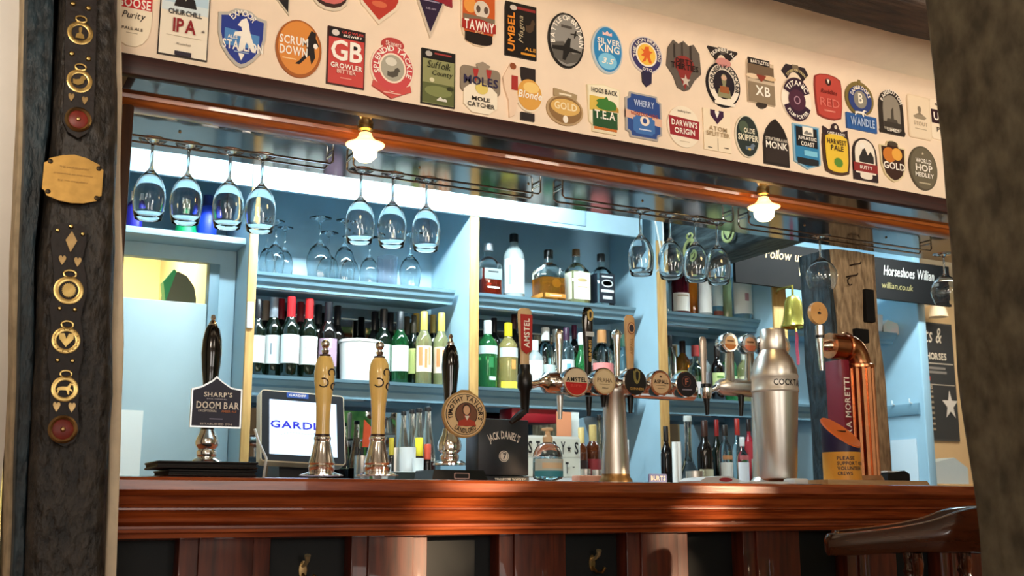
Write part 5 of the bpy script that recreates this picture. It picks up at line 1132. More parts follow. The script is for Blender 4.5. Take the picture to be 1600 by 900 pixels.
# ================================================================== TALL CHROME FONT WITH FIVE BADGES
YT = 2.88
o0 = at(962, 745, YT)
font = thing('beer_font', 'chrome T-shaped beer font with five round badges and five tap handles', 'beer font', (o0.x, YT, CZ))
def L(x, y, Y=YT):
    q = at(x, y, Y); return Vector((q.x - o0.x, Y - YT, q.z - CZ))
s = spx(962, 605, YT); zt = L(962, 604).z
b = MB(); xa, xb = L(852, 600).x, L(1084, 600).x
b.lathe([(0, xa - .02), (.012, xa - .02), (.02, xa - .008), (16 * s, xa), (17 * s, xa + .02), (17 * s, xb - .01), (12 * s, xb), (0, xb + .003)], 24, (0, 0, zt), 'X')
b.build('cross_tube', CHROME, font)
MB().lathe([(0, 0), (26 * s, 0), (26 * s, .012), (22 * s, .022), (22 * s, .03), (0, .03)], 28).build('foot', mat('#b08a58', .3, metal=.8, var=.1), font)
MB().lathe([(0, .03), (22 * s, .03), (21 * s, .08), (19 * s, .14), (17.5 * s, zt - .035), (21 * s, zt - .022), (21 * s, zt - .01), (0, zt - .01)], 28).build('column', STEEL, font)
BADGES = [
 (899, 597, 23.5, [('S', 'ell', '#e0cfae'), ('P', ell(24, 0, -.02, .94, .92, 180, 360), '#c3201c', 0, 0, 1, 1), ('T', 'AMSTEL', '#17120f', 0, .09, .86, .17), ('T', 'BIER', '#d84a42', 0, -.14, .5, .1)]),
 (943, 596, 21.5, [('S', 'ell', '#d6bd90'), ('P', 'ell', '#e4d0a6', 0, 0, .86, .86), ('T', 'PRAHA', '#6a543a', 0, .04, .7, .17, B(bold=False)), ('P', 'rect', '#8a6f4c', 0, -.12, .5, .014), ('T', 'Pilsner', '#4a3826', .02, -.27, .3, .08, B(shear=.2))]),
 (991, 597, 22, [('S', 'ell', '#171312'), ('P', 'shield2', BRASS, .08, .22, .32, .6), ('P', 'shield2', '#171312', .1, .25, .14, .4), ('T', 'GUINNESS', '#c9a254', .06, -.27, .66, .1)]),
 (1031, 599, 20.5, [('S', 'ell', '#a9683c'), ('P', 'ell', '#e0c296', 0, 0, .88, .88), ('P', 'crown', '#4a3424', 0, .29, .12, .1), ('T', 'ASPALL', '#2a1c14', 0, .06, .74, .17), ('P', 'rect', '#8a6f4c', 0, -.1, .5, .02), ('P', 'rect', '#8a6f4c', 0, -.22, .36, .02)]),
 (1071, 601, 20.5, [('S', 'ell', '#151019'), ('P', 'ell', '#6a3a34', .0, .12, .46, .46), ('P', 'ell', '#1c121a', .0, .12, .40, .40), ('T', 'F', '#b8705c', 0, .12, .16, .26), ('P', 'rect', '#8a8494', .02, -.22, .5, .06)]),
]
for x, y, r, ops in BADGES:
    q = L(x, y, 2.815); R = r * spx(x, y, 2.815)
    o = MB().lathe([(0, -.06), (R * .6, -.06), (R * .95, -.03), (R, -.01), (R, .004), (R * .93, .007), (R * .90, .002), (0, .002)], 32, (0, 0, 0), '-Y').build('badge_housing', CHROME, font, q)
    artwork('badge', R * 1.8, R * 1.8, ops, o, (0, -.002, 0), t=.003)
def tap_body(x, y, mtl, Y=2.86):
    q = L(x, y, Y); return q
def handle(x, ytop, ybot, wt, wb, m, parent, Lf, Y, name='tap_handle', flat=.55, cap=None):
    A, C = Lf(x, ytop, Y), Lf(x, ybot, Y); ss = spx(x, ytop, Y); hgt = A.z - C.z
    pr = [(0, 0), (wb / 2 * ss, 0), (wb / 2 * ss, .004), (wb * .47 * ss, .15 * hgt), (wt * .46 * ss, .62 * hgt), (wt / 2 * ss, .86 * hgt), (wt * .47 * ss, .95 * hgt), (wt * .3 * ss, .99 * hgt), (0, hgt)]
    return MB().lathe(pr, 20, sy=flat).build(name, m, parent, C), C, hgt, ss
handle(874, 514, 588, 13, 8, CHROME, font, L, 2.90, 'slim_tap_handle', 1.0)
o, C, hgt, ss = handle(919, 480, 588, 19, 13, BLACK_G, font, L, 2.90, 'black_tap_handle', .7)
F = Flat(); F.slab(tr('shield2', 0, 0, 11 * ss, 18 * ss, 1, 1), .002, BRASS); F.slab(tr('shield2', 0, .001, 4 * ss, 11 * ss, 1, 1), .0026, BLACK); F.build('gold_emblem', o, (.001, -7.2 * ss, hgt - 14 * ss))
F = Flat(); F.text('GUINNESS', 0, 0, 34 * ss, 5 * ss, '#c9a254', rot=PI / 2); F.build('lettering', o, (0, -6.6 * ss, hgt * .36))
F = Flat(); F.slab(rect(0, 0, 15 * ss, 7 * ss), .001, SIL); F.build('silver_band', o, (0, -6.6 * ss, hgt * .6))
handle(965, 515, 590, 11, 8, CHROME, font, L, 2.91, 'chrome_tap_handle', 1.0)
o = MB().sphere(tuple(L(963, 524, 2.93)), 9 * s, 16, 10); o.build('handle_knob', CHROME, font)
o, C, hgt, ss = handle(985, 492, 592, 19, 13, mat('#c8a06c', .4, var=.06), font, L, 2.88, 'tan_tap_handle', .55)
F = Flat(); F.slab(ell(20, 0, 0, 14 * ss, 19 * ss), .001, '#8a4a24'); F.poly(ell(20, 0, 0, 12 * ss, 16 * ss), '#d0a878'); F.poly(ell(16, 0, 0, 9 * ss, 12 * ss), '#2a1c2a'); F.build('oval_emblem', o, (0, -5.4 * ss, hgt * .78))
F = Flat(); F.text('ASPALL', 0, 0, 26 * ss, 5 * ss, '#9a7648', rot=PI / 2); F.build('lettering', o, (0, -5.0 * ss, hgt * .5))
# tall red tap at the left end
o, C, hgt, ss = handle(820, 481, 570, 25, 16, mat('#cdb083', .35, var=.03), font, L, 2.86, 'red_tap_handle', .45)
F = Flat(); F.slab([(-9.5 * ss, -24 * ss), (0, -31 * ss), (9.5 * ss, -24 * ss), (10.5 * ss, 31 * ss), (-10.5 * ss, 31 * ss)], .0015, '#ab1f14'); o2 = F.build('red_panel', o, (0, -5.6 * ss, 47 * ss))
F = Flat(); F.text('AMSTEL', 0, 0, 46 * ss, 10 * ss, Wh, rot=PI / 2); F.build('lettering', o2, (.0, -.0018, 2 * ss))
q = L(820, 570, 2.86)
b = MB(); b.lathe([(0, 0), (8 * s, 0), (8 * s, -12 * s), (11 * s, -16 * s), (11.5 * s, -34 * s), (8 * s, -40 * s), (6.5 * s, -66 * s), (5 * s, -72 * s), (0, -72 * s)], 18, tuple(q)).build('black_tap_body', BLACK, font)
q2 = L(820, 600, 2.86); MB().tube([q2, q2 + Vector((.03, .01, 0)), Vector((xa - .012, 0, zt))], 6 * s, 10).build('tap_shank', CHROME, font)
MB().tube([L(822, 640, 2.86), L(808, 652, 2.85), L(798, 660, 2.85)], [5 * s, 6 * s, 4 * s], 8).build('tap_nozzle', BLACK, font)
for x, y0, y1, m, nm in ((875, 618, 655, mat('#d8d8d2', .2, metal=.6), 'clear_nozzle'), (920, 620, 650, BLACK, 'black_nozzle'), (985, 620, 646, BLACK, 'black_nozzle'), (943, 618, 636, BLACK, 'black_nozzle')):
    a, c = L(x, y0, 2.87), L(x, y1, 2.87)
    MB().tube([a, c], [5.5 * s, 3 * s], 12).build(nm, m, font)

# ================================================================== SECOND CHROME FONT (behind the shaker)
o1 = at(1205, 745, 2.95); YU = 2.95
f2 = thing('beer_font', 'chrome beer font with four tan round badges behind the cocktail shaker', 'beer font', (o1.x, YU, CZ))
def L2(x, y, Y=YU):
    q = at(x, y, Y); return Vector((q.x - o1.x, Y - YU, q.z - CZ))
s = spx(1160, 605, YU); z2 = L2(1160, 606).z
MB().lathe([(0, L2(1120, 600).x), (8 * s, L2(1120, 600).x + .002), (13 * s, L2(1128, 600).x), (14 * s, L2(1140, 600).x), (14 * s, L2(1212, 600).x), (0, L2(1216, 600).x)], 24, (0, 0, z2), 'X').build('cross_tube', STEEL, f2)
MB().lathe([(0, 0), (24 * s, 0), (24 * s, .012), (16 * s, .03), (15 * s, z2), (0, z2)], 24, (L2(1198, 700).x, .02, 0)).build('column', STEEL, f2)
for i, (x, y, c1, c2) in enumerate(((1140, 535, '#d8b080', '#b8702c'), (1171, 537, '#d8a884', '#d07858'), (1198, 539, '#d8ac88', '#d08468'), (1222, 540, '#c9a47c', '#b98a5c'))):
    q = L2(x, y, 2.90); R = 14.5 * spx(x, y, 2.90)
    o = MB().lathe([(0, -.05), (R * .7, -.05), (R * 1.05, -.03), (R * 1.08, 0), (R, .005), (0, .003)], 28, (0, 0, 0), '-Y').build('badge_housing', CHROME, f2, q)
    artwork('badge', R * 1.85, R * 1.85, [('S', 'ell', '#b98a5c'), ('P', 'ell', c1, 0, 0, .9, .9), ('P', ell(20, 0, 0, .9, .9, 195, 345), c2, 0, 0, 1, 1), ('P', 'rect', '#7a5434', 0, .08, .5, .1)], o, (0, -.001, 0), t=.003)
    a, c = L2(x, y + 14, 2.925), L2(x, 596, 2.94)
    MB().tube([a, c], [7 * s, 8 * s], 12).build('badge_stem', mat('#c9c8be', .12, metal=.9), f2)
o, C, hgt, ss = handle(1100, 526, 600, 13, 9, mat('#b9aca0', .3, metal=.7), f2, L2, 2.88, 'slim_tap_handle', .6)
q = L2(1103, 600, 2.88)
MB().lathe([(0, .0), (8 * s, 0), (8 * s, -6 * s), (0, -6 * s)], 14, tuple(q)).build('black_ring', BLACK, f2)
MB().lathe([(0, -6 * s), (9 * s, -6 * s), (9 * s, -14 * s), (7 * s, -22 * s), (0, -24 * s)], 16, tuple(q)).build('tap_body', CHROME, f2)
q3 = q + Vector((0, 0, -14 * s)); MB().tube([q3, Vector((L2(1122, 600).x, 0, z2))], 5 * s, 10).build('tap_shank', CHROME, f2)
MB().tube([q + Vector((0, 0, -22 * s)), q + Vector((.002, 0, -46 * s))], [5 * s, 3 * s], 10).build('black_nozzle', BLACK, f2)
MB().tube([L2(1158, 618, 2.94), L2(1158, 650, 2.94)], [5 * s, 3 * s], 10).build('black_nozzle', BLACK, f2)

# ================================================================== COCKTAIL SHAKER
p = at(1217, 747, 2.82); s = spx(1217, 640, 2.82); k = p.z - CZ
t = thing('cocktail_shaker', 'oversized brushed steel cocktail shaker with lettered white band on the bar', 'cocktail shaker', (p.x, 2.82, CZ))
P = lambda pts: [(w * s, max((747 - y) * s + k, 0)) for w, y in pts]
MB().lathe([(0, 0)] + P([(27, 748), (28, 744), (34, 640), (35.5, 616)]) + [(0, (747 - 616) * s + k)], 40).build('body', STEEL, t)
band_ = MB().lathe(P([(35.5, 616), (37, 614), (37, 612), (36, 610), (36, 594), (37, 592), (36.5, 588)]), 40).build('band', mat('#d8d2c6', .35, metal=.5), t)
MB().lathe([(0, (747 - 588) * s + k)] + P([(36, 588), (35, 578), (30, 564), (22, 553), (20, 549)]) + [(0, (747 - 549) * s + k)], 40).build('shoulder', STEEL, t)
MB().lathe([(0, (747 - 549) * s + k)] + P([(19.5, 549), (20.5, 546), (19.5, 518), (18, 515.5)]) + [(0, (747 - 515) * s + k)], 32).build('cap', STEEL, t)
F = Flat(); F.text('COCKTAILS', 0, 0, 64 * s, 10 * s, '#1a1614')
RR = 36.4 * s
F.build('lettering', band_, None, lambda u, v, w: (RR * math.cos(-PI / 2 + .12 + u / RR), RR * math.sin(-PI / 2 + .12 + u / RR), v + (747 - 602) * s + k))

# ================================================================== COPPER FONT
o3 = at(1352, 745, 2.92); YC = 2.92
f3 = thing('copper_font', 'copper pipe beer font with bent neck, wooden badge and dark red name panel', 'beer font', (o3.x, YC, CZ))
def L3(x, y, Y=YC):
    q = at(x, y, Y); return Vector((q.x - o3.x, Y - YC, q.z - CZ))
s = spx(1340, 640, YC)
zt3 = L3(1350, 545).z
pts = [(0, 0, .02), (0, 0, L3(1350, 590).z)]
for i in range(7):
    a = math.radians(90 * i / 6); pts.append((-.045 + .045 * math.cos(a), 0, L3(1350, 580).z + (zt3 - L3(1350, 580).z) * math.sin(a)))
pts.append((L3(1296, 548).x, 0, zt3))
b = MB().tube(pts[1:], 20 * s, 20).build('elbow_pipe', COPPER, f3)
n = 12
for i in range(n):
    a = 2 * PI * i / n; R = 18 * s
    MB().tube([(R * math.cos(a), R * math.sin(a), .022), (R * math.cos(a), R * math.sin(a), L3(1350, 575).z)], 6 * s, 8).build('fluted_pipe', COPPER, f3)
MB().lathe([(22 * s, 0), (24.5 * s, .004), (24.5 * s, .014), (22 * s, .018)], 24, (0, 0, L3(1350, 578).z)).build('neck_collar', COPPER, f3)
MB().lathe([(0, .018), (27 * s, .018), (28 * s, .024), (25 * s, .038), (0, .04)], 24).build('foot', mat('#b08058', .4, var=.2, scale=30), f3)
MB().lathe([(21.5 * s, 0), (23.5 * s, .004), (23.5 * s, .010), (21.5 * s, .014)], 24, (L3(1318, 548).x, 0, zt3), 'X').build('neck_collar', COPPER, f3)
qx = L3(1282, 548).x
MB().tube([(L3(1298, 548).x, 0, zt3), (qx, 0, zt3 - .004)], [10 * s, 5 * s], 12).build('tap_shank', CHROME, f3)
MB().lathe([(0, 0), (6 * s, 0), (7 * s, 12 * s), (7 * s, 34 * s), (0, 34 * s)], 16, (qx, 0, zt3 - 4 * s)).build('tap_body', CHROME, f3)
MB().lathe([(0, 0), (7.3 * s, 0), (7.3 * s, 5 * s), (0, 5 * s)], 14, (qx, 0, zt3 + 10 * s)).build('black_ring', BLACK, f3)
MB().tube([(qx, 0, zt3 - 2 * s), (qx + .002, 0, zt3 - 40 * s)], [6 * s, 3.5 * s], 12).build('tap_nozzle', CHROME, f3)
R = 17.5 * s
o = MB().lathe([(0, -.012), (R, -.012), (R * 1.03, -.004), (R, .004), (0, .004)], 30, (0, 0, 0), '-Y').build('wooden_badge', mat('#c08a4c', .35, coat=.4, col2='#d8a868', scale=14), f3, (qx, 0, zt3 + 50 * s))
F = Flat(); F.slab(tr('hog', 0, 0, .016, .012, 1, 1), .001, '#2a1a10'); F.poly(tr('dia', .002, .012, .004, .008, 1, 1), '#2a1a10'); F.build('badge_emblem', o, (0, -.004, 0))
# dark red name panel
a, c = L3(1311, 562, 2.88), L3(1331, 690, 2.88)
pn = MB().box(a.x, c.x, -.05, .03, .04, a.z, .003).build('name_panel', mat('#7e1a2e', .35), f3)
F = Flat(); F.text('BIRRA MORETTI', 0, 0, 108 * s, 11.5 * s, Wh, rot=PI / 2); F.build('lettering', pn, ((a.x + c.x) / 2, -.0505, L3(1320, 645, 2.88).z))
# pale wooden plinth
a, c = at(1266, 745, 2.80), at(1426, 757, 2.80)
hw = (c.x - a.x) / 2
pl = MB().prism([(-hw, 0), (hw, 0), (hw * .92, .018), (-hw, .018)], -.10, .18, 'Y').build('plinth_board', mat('#d9b98c', .5, col2='#c9a272', scale=8, stretch=(1, 8, 8)), None, ((a.x + c.x) / 2, 2.82, CZ))
tag(pl, 'pale wooden plinth board under the copper beer font on the bar', 'board')
f3.location.z = CZ + .0005
# donation box standing on the plinth
p = at(1315, 745, 2.80); s = spx(1315, 700, 2.80)
t = thing('donation_box', 'orange and navy round collection box with slanted top in front of the copper font', 'donation box', (p.x, 2.795, CZ + .018))
R = 29 * s; zb = CZ + .018
zz = lambda y: at(1315, y, 2.795).z - zb
b = MB(); n = 32; bm = b.bm
def ringz(zf): return [bm.verts.new((R * math.cos(2 * PI * i / n), R * math.sin(2 * PI * i / n), zf(R * math.cos(2 * PI * i / n)))) for i in range(n)]
z_lo, z_m, z_hi = 0, zz(706), None
z_m = zz(707)
r0, r1 = ringz(lambda x: 0), ringz(lambda x: z_m)
for i in range(n): bm.faces.new((r0[i], r0[(i + 1) % n], r1[(i + 1) % n], r1[i]))
bm.faces.new(r0[::-1]); bm.faces.new(r1)
body = b.build('box_body', mat('#f6b145', .4, var=.04), t)
ztop = lambda u, v: zz(677) - u * .20 + v * .78           # plane that faces the room: high at the back left
b = MB(); bm = b.bm
ang = [2 * PI * i / n for i in range(n)]
r1 = [bm.verts.new((R * math.cos(a), R * math.sin(a), z_m)) for a in ang]
r2 = [bm.verts.new((R * math.cos(a), R * math.sin(a), ztop(R * math.cos(a), R * math.sin(a)))) for a in ang]
for i in range(n): bm.faces.new((r1[i], r1[(i + 1) % n], r2[(i + 1) % n], r2[i]))
bm.faces.new(r1[::-1]); bm.faces.new(r2)
b.build('navy_collar', mat('#2c2550', .4), t)
b = MB(); bm = b.bm
r2 = [bm.verts.new((R * 1.03 * math.cos(a), R * 1.03 * math.sin(a), ztop(R * 1.03 * math.cos(a), R * 1.03 * math.sin(a)) + .0005)) for a in ang]
r3 = [bm.verts.new((R * 1.0 * math.cos(a), R * 1.0 * math.sin(a) - .003, ztop(R * math.cos(a), R * math.sin(a)) + .005)) for a in ang]
for i in range(n): bm.faces.new((r2[i], r2[(i + 1) % n], r3[(i + 1) % n], r3[i]))
bm.faces.new(r2[::-1]); bm.faces.new(r3)
ld = b.build('slanted_lid', mat('#ee7a35', .4), t)
MB().box(-.3 * R, .35 * R, -.004, .004, zz(677) + .004, zz(677) + .009).build('coin_slot', mat('#4a2216', .6), ld)
for i, ln in enumerate(('PLEASE', 'SUPPORT OUR', 'VOLUNTEER', 'CREWS')):
    F = Flat(); wd = len(ln) * 4.6 * s
    F.text(ln, -26 * s + wd / 2, 0, wd, 5.5 * s, '#2a2440')
    F.build('lettering', body, None, lambda u, v, w, i=i: ((R + .0006) * math.cos(-PI / 2 - .12 + u / R), (R + .0006) * math.sin(-PI / 2 - .12 + u / R), v + zz(717 + i * 7.8)))

# ================================================================== OTHER THINGS ON THE BAR
def slabthing(name, label, cat, x0, x1, Y0, Y1, z0, z1, m, bev=.004, group=None):
    a, c = at(x0, 750, Y0).x, at(x1, 750, Y0).x
    o = MB().box(-(c - a) / 2, (c - a) / 2, 0, Y1 - Y0, 0, z1 - z0, bev).build(name, m, None, ((a + c) / 2, Y0, z0))
    return tag(o, label, cat, group)
slabthing('bar_tray', 'white shallow bar tray beside the pale plinth board', 'tray', 1242, 1264, 2.70, 2.755, CZ, CZ + .02, mat('#e6eeee', .35), .006)
slabthing('bar_mat', 'white folded cloth under the cocktail shaker on the bar', 'cloth', 1176, 1234, 2.68, 2.76, CZ, CZ + .009, mat('#e8eef0', .7, bump=.2, scale=40), .003)
# sanitiser bottle
p = at(856, 748, 2.86); s = spx(856, 720, 2.86); k = p.z - CZ
t = thing('soap_dispenser', 'round clear pump bottle of blue hand sanitiser with cream pump on the bar', 'bottle', (p.x, 2.86, CZ))
Pz = lambda pts: [(w * s, max((748 - y) * s + k, 0)) for w, y in pts]
lv = (748 - 716) * s + k
MB().lathe([(0, 0)] + Pz([(22, 748), (23.5, 745)]) + [(23.5 * s, lv), (0, lv)], 32).build('filled_body', mat('#a8dcec', .02, trans=.9), t)
MB().lathe([(0, lv + .001), (23.5 * s, lv + .001)] + Pz([(22.5, 708), (18, 699), (10, 693.5), (7, 692)]) + [(0, (748 - 692) * s + k)], 32).build('clear_shoulder', CLR, t)
CRP = mat('#efd3a8', .45)
MB().lathe([(0, (748 - 692) * s + k)] + Pz([(7.5, 692), (8, 690), (8, 684), (5, 681), (4, 680), (4, 675), (0.1, 674)]), 20).build('pump_collar', CRP, t)
MB().tube([(-.020, 0, (748 - 672) * s + k), (0, 0, (748 - 671.5) * s + k), (.016, 0, (748 - 671) * s + k)], [.004, .006, .005], 10).build('pump_head', CRP, t)
o = MB().lathe(Pz([(23.9, 743), (23.9, 718)]), 14, a0=math.radians(-175), a1=math.radians(-20)).build('label', mat('#cfe3e0', .5), t)
MB().lathe(Pz([(24.1, 745), (24.1, 736)]), 14, a0=math.radians(-175), a1=math.radians(-20)).build('label_print', mat('#3f9fb5', .5), o)
MB().lathe(Pz([(24.1, 733), (24.1, 724)]), 14, a0=math.radians(-140), a1=math.radians(-50)).build('label_print', mat('#e9d9b4', .5), o)
# black spirit-brand box
p = at(780, 748, 3.06); s = spx(780, 700, 3.06); hb = at(780, 656, 3.06).z - CZ; wb = wpx(780, 700, 3.06, 78)
t = thing('napkin_box', 'square black display box with white arched lettering, right of the round clip pump', 'box', (p.x, 3.03, CZ))
bx = MB().box(-wb / 2, wb / 2, 0, .09, .026, hb, .003).build('case', mat('#2b3036', .35, var=.08), t)
ft = MB().box(-wb / 2, wb / 2, -.004, .095, 0, .024, .002).build('foot', mat('#20252c', .35), t)
F = Flat(); F.arc("JACK DANIEL'S", 0, -.085, .115, .115, 118, 62, .022, Wh); F.build('lettering', bx, (0, -.0008, hb * .55 + .01))
F = Flat(); F.slab(ell(26, 0, 0, .034, .034), .0006, Wh); F.poly(ell(26, 0, 0, .029, .029), '#2b3036'); F.poly(ell(26, 0, 0, .026, .026), Wh); F.text('7', .002, 0, .012, .018, '#2b3036'); F.build('number_roundel', bx, (0, -.0006, hb * .55 - .024))
F = Flat(); F.text('TENNESSEE WHISKEY', 0.02, 0, wb * .62, .010, Wh); F.build('lettering', ft, (0, -.0048, .013))
# small name card and leaflets
p = at(1027, 747, 2.72); s = spx(1027, 747, 2.72); w = wpx(1027, 747, 2.72, 28)
cd = artwork('name_card', w, 13 * s, [('S', 'rr', '#3a4f9c'), ('P', 'rr', '#4a62b0', 0, 0, .94, .86), ('T', 'BURTS', Wh, 0, 0, .8, .56)], None, (p.x, 2.72, CZ + 8 * s), t=.003)
tag(cd, 'small blue card with white letters standing at the front of the bar', 'card')
MB().prism([(0, -6.6 * s), (.02, -6.6 * s - .0), (.02, -5.6 * s), (0, -5.6 * s)], -w * .5, w * .5, 'X').build('card_foot', BLACK, cd)
t = thing('leaflet_stack', 'white folded leaflet with a red mark lying in front of the bottles', 'leaflet', (at(1128, 748, 2.78).x, 2.80, CZ))
MB().prism([(-.10, 0), (.08, 0), (.075, .006), (0.0, .026), (-.085, .020), (-.105, .010)], -.05, .06, 'Y').build('folded_sheet', mat('#dfe4e6', .6), t)
F = Flat(); F.slab(tr('ell', 0, 0, .05, .012, 1, 1), .0008, '#b03a44'); F.build('red_mark', t, (-.01, -.051, .014))
tag(MB().box(-.055, .055, -.03, .03, 0, .003).build('drinks_mat', mat('#c9d4d6', .6), None, (at(1176, 752, 2.74).x, 2.76, CZ)), 'thin pale card mat lying on the bar left of the shaker', 'mat')

# ================================================================== BACK WORKTOP AND WALL ITEMS
# till screen
p = at(474, 668, 3.78); s = spx(474, 668, 3.78)
t = thing('till_screen', 'cream edged touch screen till showing a white start page with blue letters', 'till', (p.x, 3.78, WT))
w, h = wpx(474, 668, 3.78, 132), 116 * s
o = MB().prism([(x * w, z * h) for x, z in rrect(1, 1, .05)], 0, .05, 'Y').build('housing', mat('#e9dcc0', .4), t, (0, 0, p.z - WT)); o.rotation_euler = (math.radians(-15), math.radians(2), 0)
F = Flat(); F.slab(rrect(w * .975, h * .965, .008), .002, '#161c24'); F.build('bezel', o)
sc2 = Flat(); sc2.slab(rect(0, -.004, w * .80, h * .76), .001, mat('#cfe2fb', .3, emit=.75)); sc2 = sc2.build('display', o, (0, -.002, 0))
F = Flat(); F.text('GARDIFF', -.012, 0, w * .70, h * .105, mat('#2a2ad0', .4, emit=.2)); F.build('lettering', sc2, (0, -.0012, h * .02))
F = Flat(); F.text('EPOS', 0, 0, w * .14, h * .06, mat('#2a2ad0', .4, emit=.2)); F.build('lettering', sc2, (w * .20, -.0012, -h * .10))
F = Flat()
for i in range(14): F.slab(ell(8, -w * .26 + i * w * .035, -h * .12 + .02 * math.sin(i * .5) * h + i * .0012, .003, .003), .0004, '#7a86a0')
F.build('dotted_arc', sc2, (0, -.001, 0))
F = Flat(); F.slab(rrect(w * .26, h * .075, .003), .001, '#2f55a8'); F.text('GARDIFF', 0, 0, w * .2, h * .035, Wh); F.build('top_badge', o, (-.02, -.002, h * .445))
MB().prism([(.02, 0), (.20, 0), (.16, .12), (.10, .20), (.06, .20)], -.07, .07, 'X').build('stand', mat('#1a1c20', .4), t)
tag(MB().tube([at(398, 670, 3.7), at(404, 690, 3.7), at(416, 716, 3.7), at(412, 745, 3.72), at(408, 770, 3.8)], .0045, 8).build('cable', mat('#eef0ee', .4), None, None), 'white power cable hanging beside the till screen', 'cable')
# tall cups and straws between the yellow pumps
def cup(px, ytop, w, Y, label, m, name='cup', group='cups on the left worktop', cat='cup'):
    p = at(px, ytop, Y); h = p.z - WT; R = w / 2 * spx(px, ytop, Y)
    o = MB().lathe([(0, 0), (R * .9, 0), (R, .004), (R, h), (R * .93, h), (R * .85, .006), (0, .006)], 24).build(name, m, None, (p.x, Y, WT))
    return tag(o, label, cat, group)
cup(566, 712, 24, 4.0, 'steel cup holding dark straws between the yellow pumps', STEEL)
cup(617, 700, 26, 4.06, 'tall steel cup right of the second yellow pump', STEEL)
cup(604, 725, 15, 3.98, 'short white cup right of the second yellow pump', mat('#e6ecec', .4))
cup(637, 699, 26, 3.98, 'tall white cup in front of the long-necked bottles', mat('#eef2f2', .4))
cup(653, 716, 18, 3.93, 'low white tub below the yellow capped small bottle', mat('#eef2f2', .4), 'tub', cat='tub')
for i, (px, l) in enumerate(((558, 'left'), (566, 'middle'), (575, 'right'))):
    a = at(px, 698, 4.0)
    tag(MB().tube([(0, 0, 0), (0, 0, a.z - WT - .008)], .006, 8).build('straw', mat('#1a1414', .4), None, (a.x, 4.0, WT + .007)), 'dark straw standing in the steel cup, ' + l + ' of three', 'straw', 'straws in the steel cup')
p = at(572, 682, 4.02); s = spx(572, 682, 4.02)
F = MB().prism([(x * s, z * s) for x, z in ((-14, -18), (16, -18), (18, -8), (-2, 14), (-12, 24))], -.004, .004, 'Y').build('napkin', mat('#c2481c', .7, bump=.3, scale=30), None, (p.x, 3.965, p.z))
tag(F, 'folded orange paper napkin between the two yellow pumps', 'napkin')
t = thing('condiment_tray', 'dark green-grey tray on the worktop left of the black pump base', 'tray', (at(660, 745, 3.85).x, 3.86, WT))
MB().prism([(-.12, 0), (.10, 0), (.12, .07), (-.11, .07)], -.02, .05, 'Y').build('tray_body', mat('#4a5c5e', .4), t)
MB().box(-.115, .125, -.025, .055, .07, .074, .002).build('tray_rim', mat('#b9c6c4', .4), t)
# letter board
a, c = at(820, 680, 4.04), at(905, 750, 4.04); w = c.x - a.x; h = .17
lb = artwork('letter_board', w, h, [('S', 'rr', '#e9ebe2'), ('P', 'rect', '#dcdccc', 0, .22, .96, .44), ('P', 'rect', '#dcdccc', 0, -.25, .96, .44), ('P', 'rect', '#b9bcae', 0, -.015, .98, .02),
  ('T', 'S', '#17181a', -.43, .22, .075, .3), ('T', 'T', '#17181a', -.29, .22, .075, .3), ('T', 'U', '#17181a', -.15, .22, .075, .3), ('T', 'D', '#17181a', .02, .22, .075, .3), ('T', 'Y', '#17181a', .17, .22, .085, .3), ('P', 'star', '#17181a', .29, .2, .085, .2), ('T', 'S', '#17181a', .42, .22, .075, .3), ('T', 'T', '#17181a', .24, -.26, .06, .28), ('P', 'rect', '#17181a', .37, -.24, .04, .02)], None, ((a.x + c.x) / 2, 4.06, WT + .012 + (a.z - WT) - h / 2 - .012), t=.03)
lb.location.z = a.z - h / 2
tag(lb, 'cream light box letter board with black letters behind the sanitiser bottle', 'sign')
MB().box(-w * .5, w * .5, -.03, .02, -(lb.location.z - WT), -h / 2 - .0005).build('stand', mat('#dfe6e6', .5), lb)
p0, p1 = at(800, 637, 4.3), at(871, 662, 4.3)
tag(MB().box(p0.x, p1.x, 4.30, 4.42, p1.z, p0.z, .004).build('red_block', mat('#8c1420', .4), None, None), 'dark red flat box under the lower middle shelf', 'box')  # plain block for a red shape that is not identified
p0, p1 = at(870, 643, 4.2), at(893, 682, 4.2)
tag(MB().box(p0.x, p1.x, 4.20, 4.204, WT, p0.z, 0).build('paper_note', mat('#dd9268', .7), None, None), 'orange paper note standing behind the letter board', 'note')
p0, p1 = at(893, 644, 4.22), at(905, 682, 4.22)
tag(MB().box(p0.x, p1.x, 4.22, 4.224, WT, p0.z, 0).build('paper_note', mat('#dbe6e4', .7), None, None), 'narrow white paper note standing beside the orange one behind the letter board', 'note')
cup(915, 733, 16, 4.0, 'steel measuring cup left of the chrome font foot', STEEL, group='cups on the middle worktop')
cup(932, 734, 15, 3.98, 'second steel measuring cup beside the chrome font foot', STEEL, group='cups on the middle worktop')
p = at(885, 742, 3.2); tag(MB().box(-.04, .05, 0, .05, 0, .03, .003).build('sponge', mat('#e8b098', .8, bump=.3, scale=60), None, (p.x, 3.05, CZ)), 'pink and yellow cloth pad behind the sanitiser bottle', 'cloth')
p = at(983, 686, 4.0)
tag(MB().box(-.012, .012, 0, .12, 0, p.z - WT, .001).build('menu_card', mat('#e4eeee', .5), None, (p.x, 4.02, WT)), 'white menu card standing on edge right of the chrome column', 'card')
cup(1085, 736, 27, 3.90, 'steel mixing cup below the long-necked decanter', STEEL, group='cups on the right worktop')
for px, l in ((1058, 'left'), (1064, 'right')):
    a = at(px, 690, 3.98); tag(MB().tube([(0, 0, 0), (0, 0, a.z - WT)], .012, 10).build('candle', mat('#eef0ec', .4), None, (a.x, 4.0, WT)), 'slim white tapered stick left of the decanter, ' + l + ' of two', 'candle', 'white sticks beside the decanter')
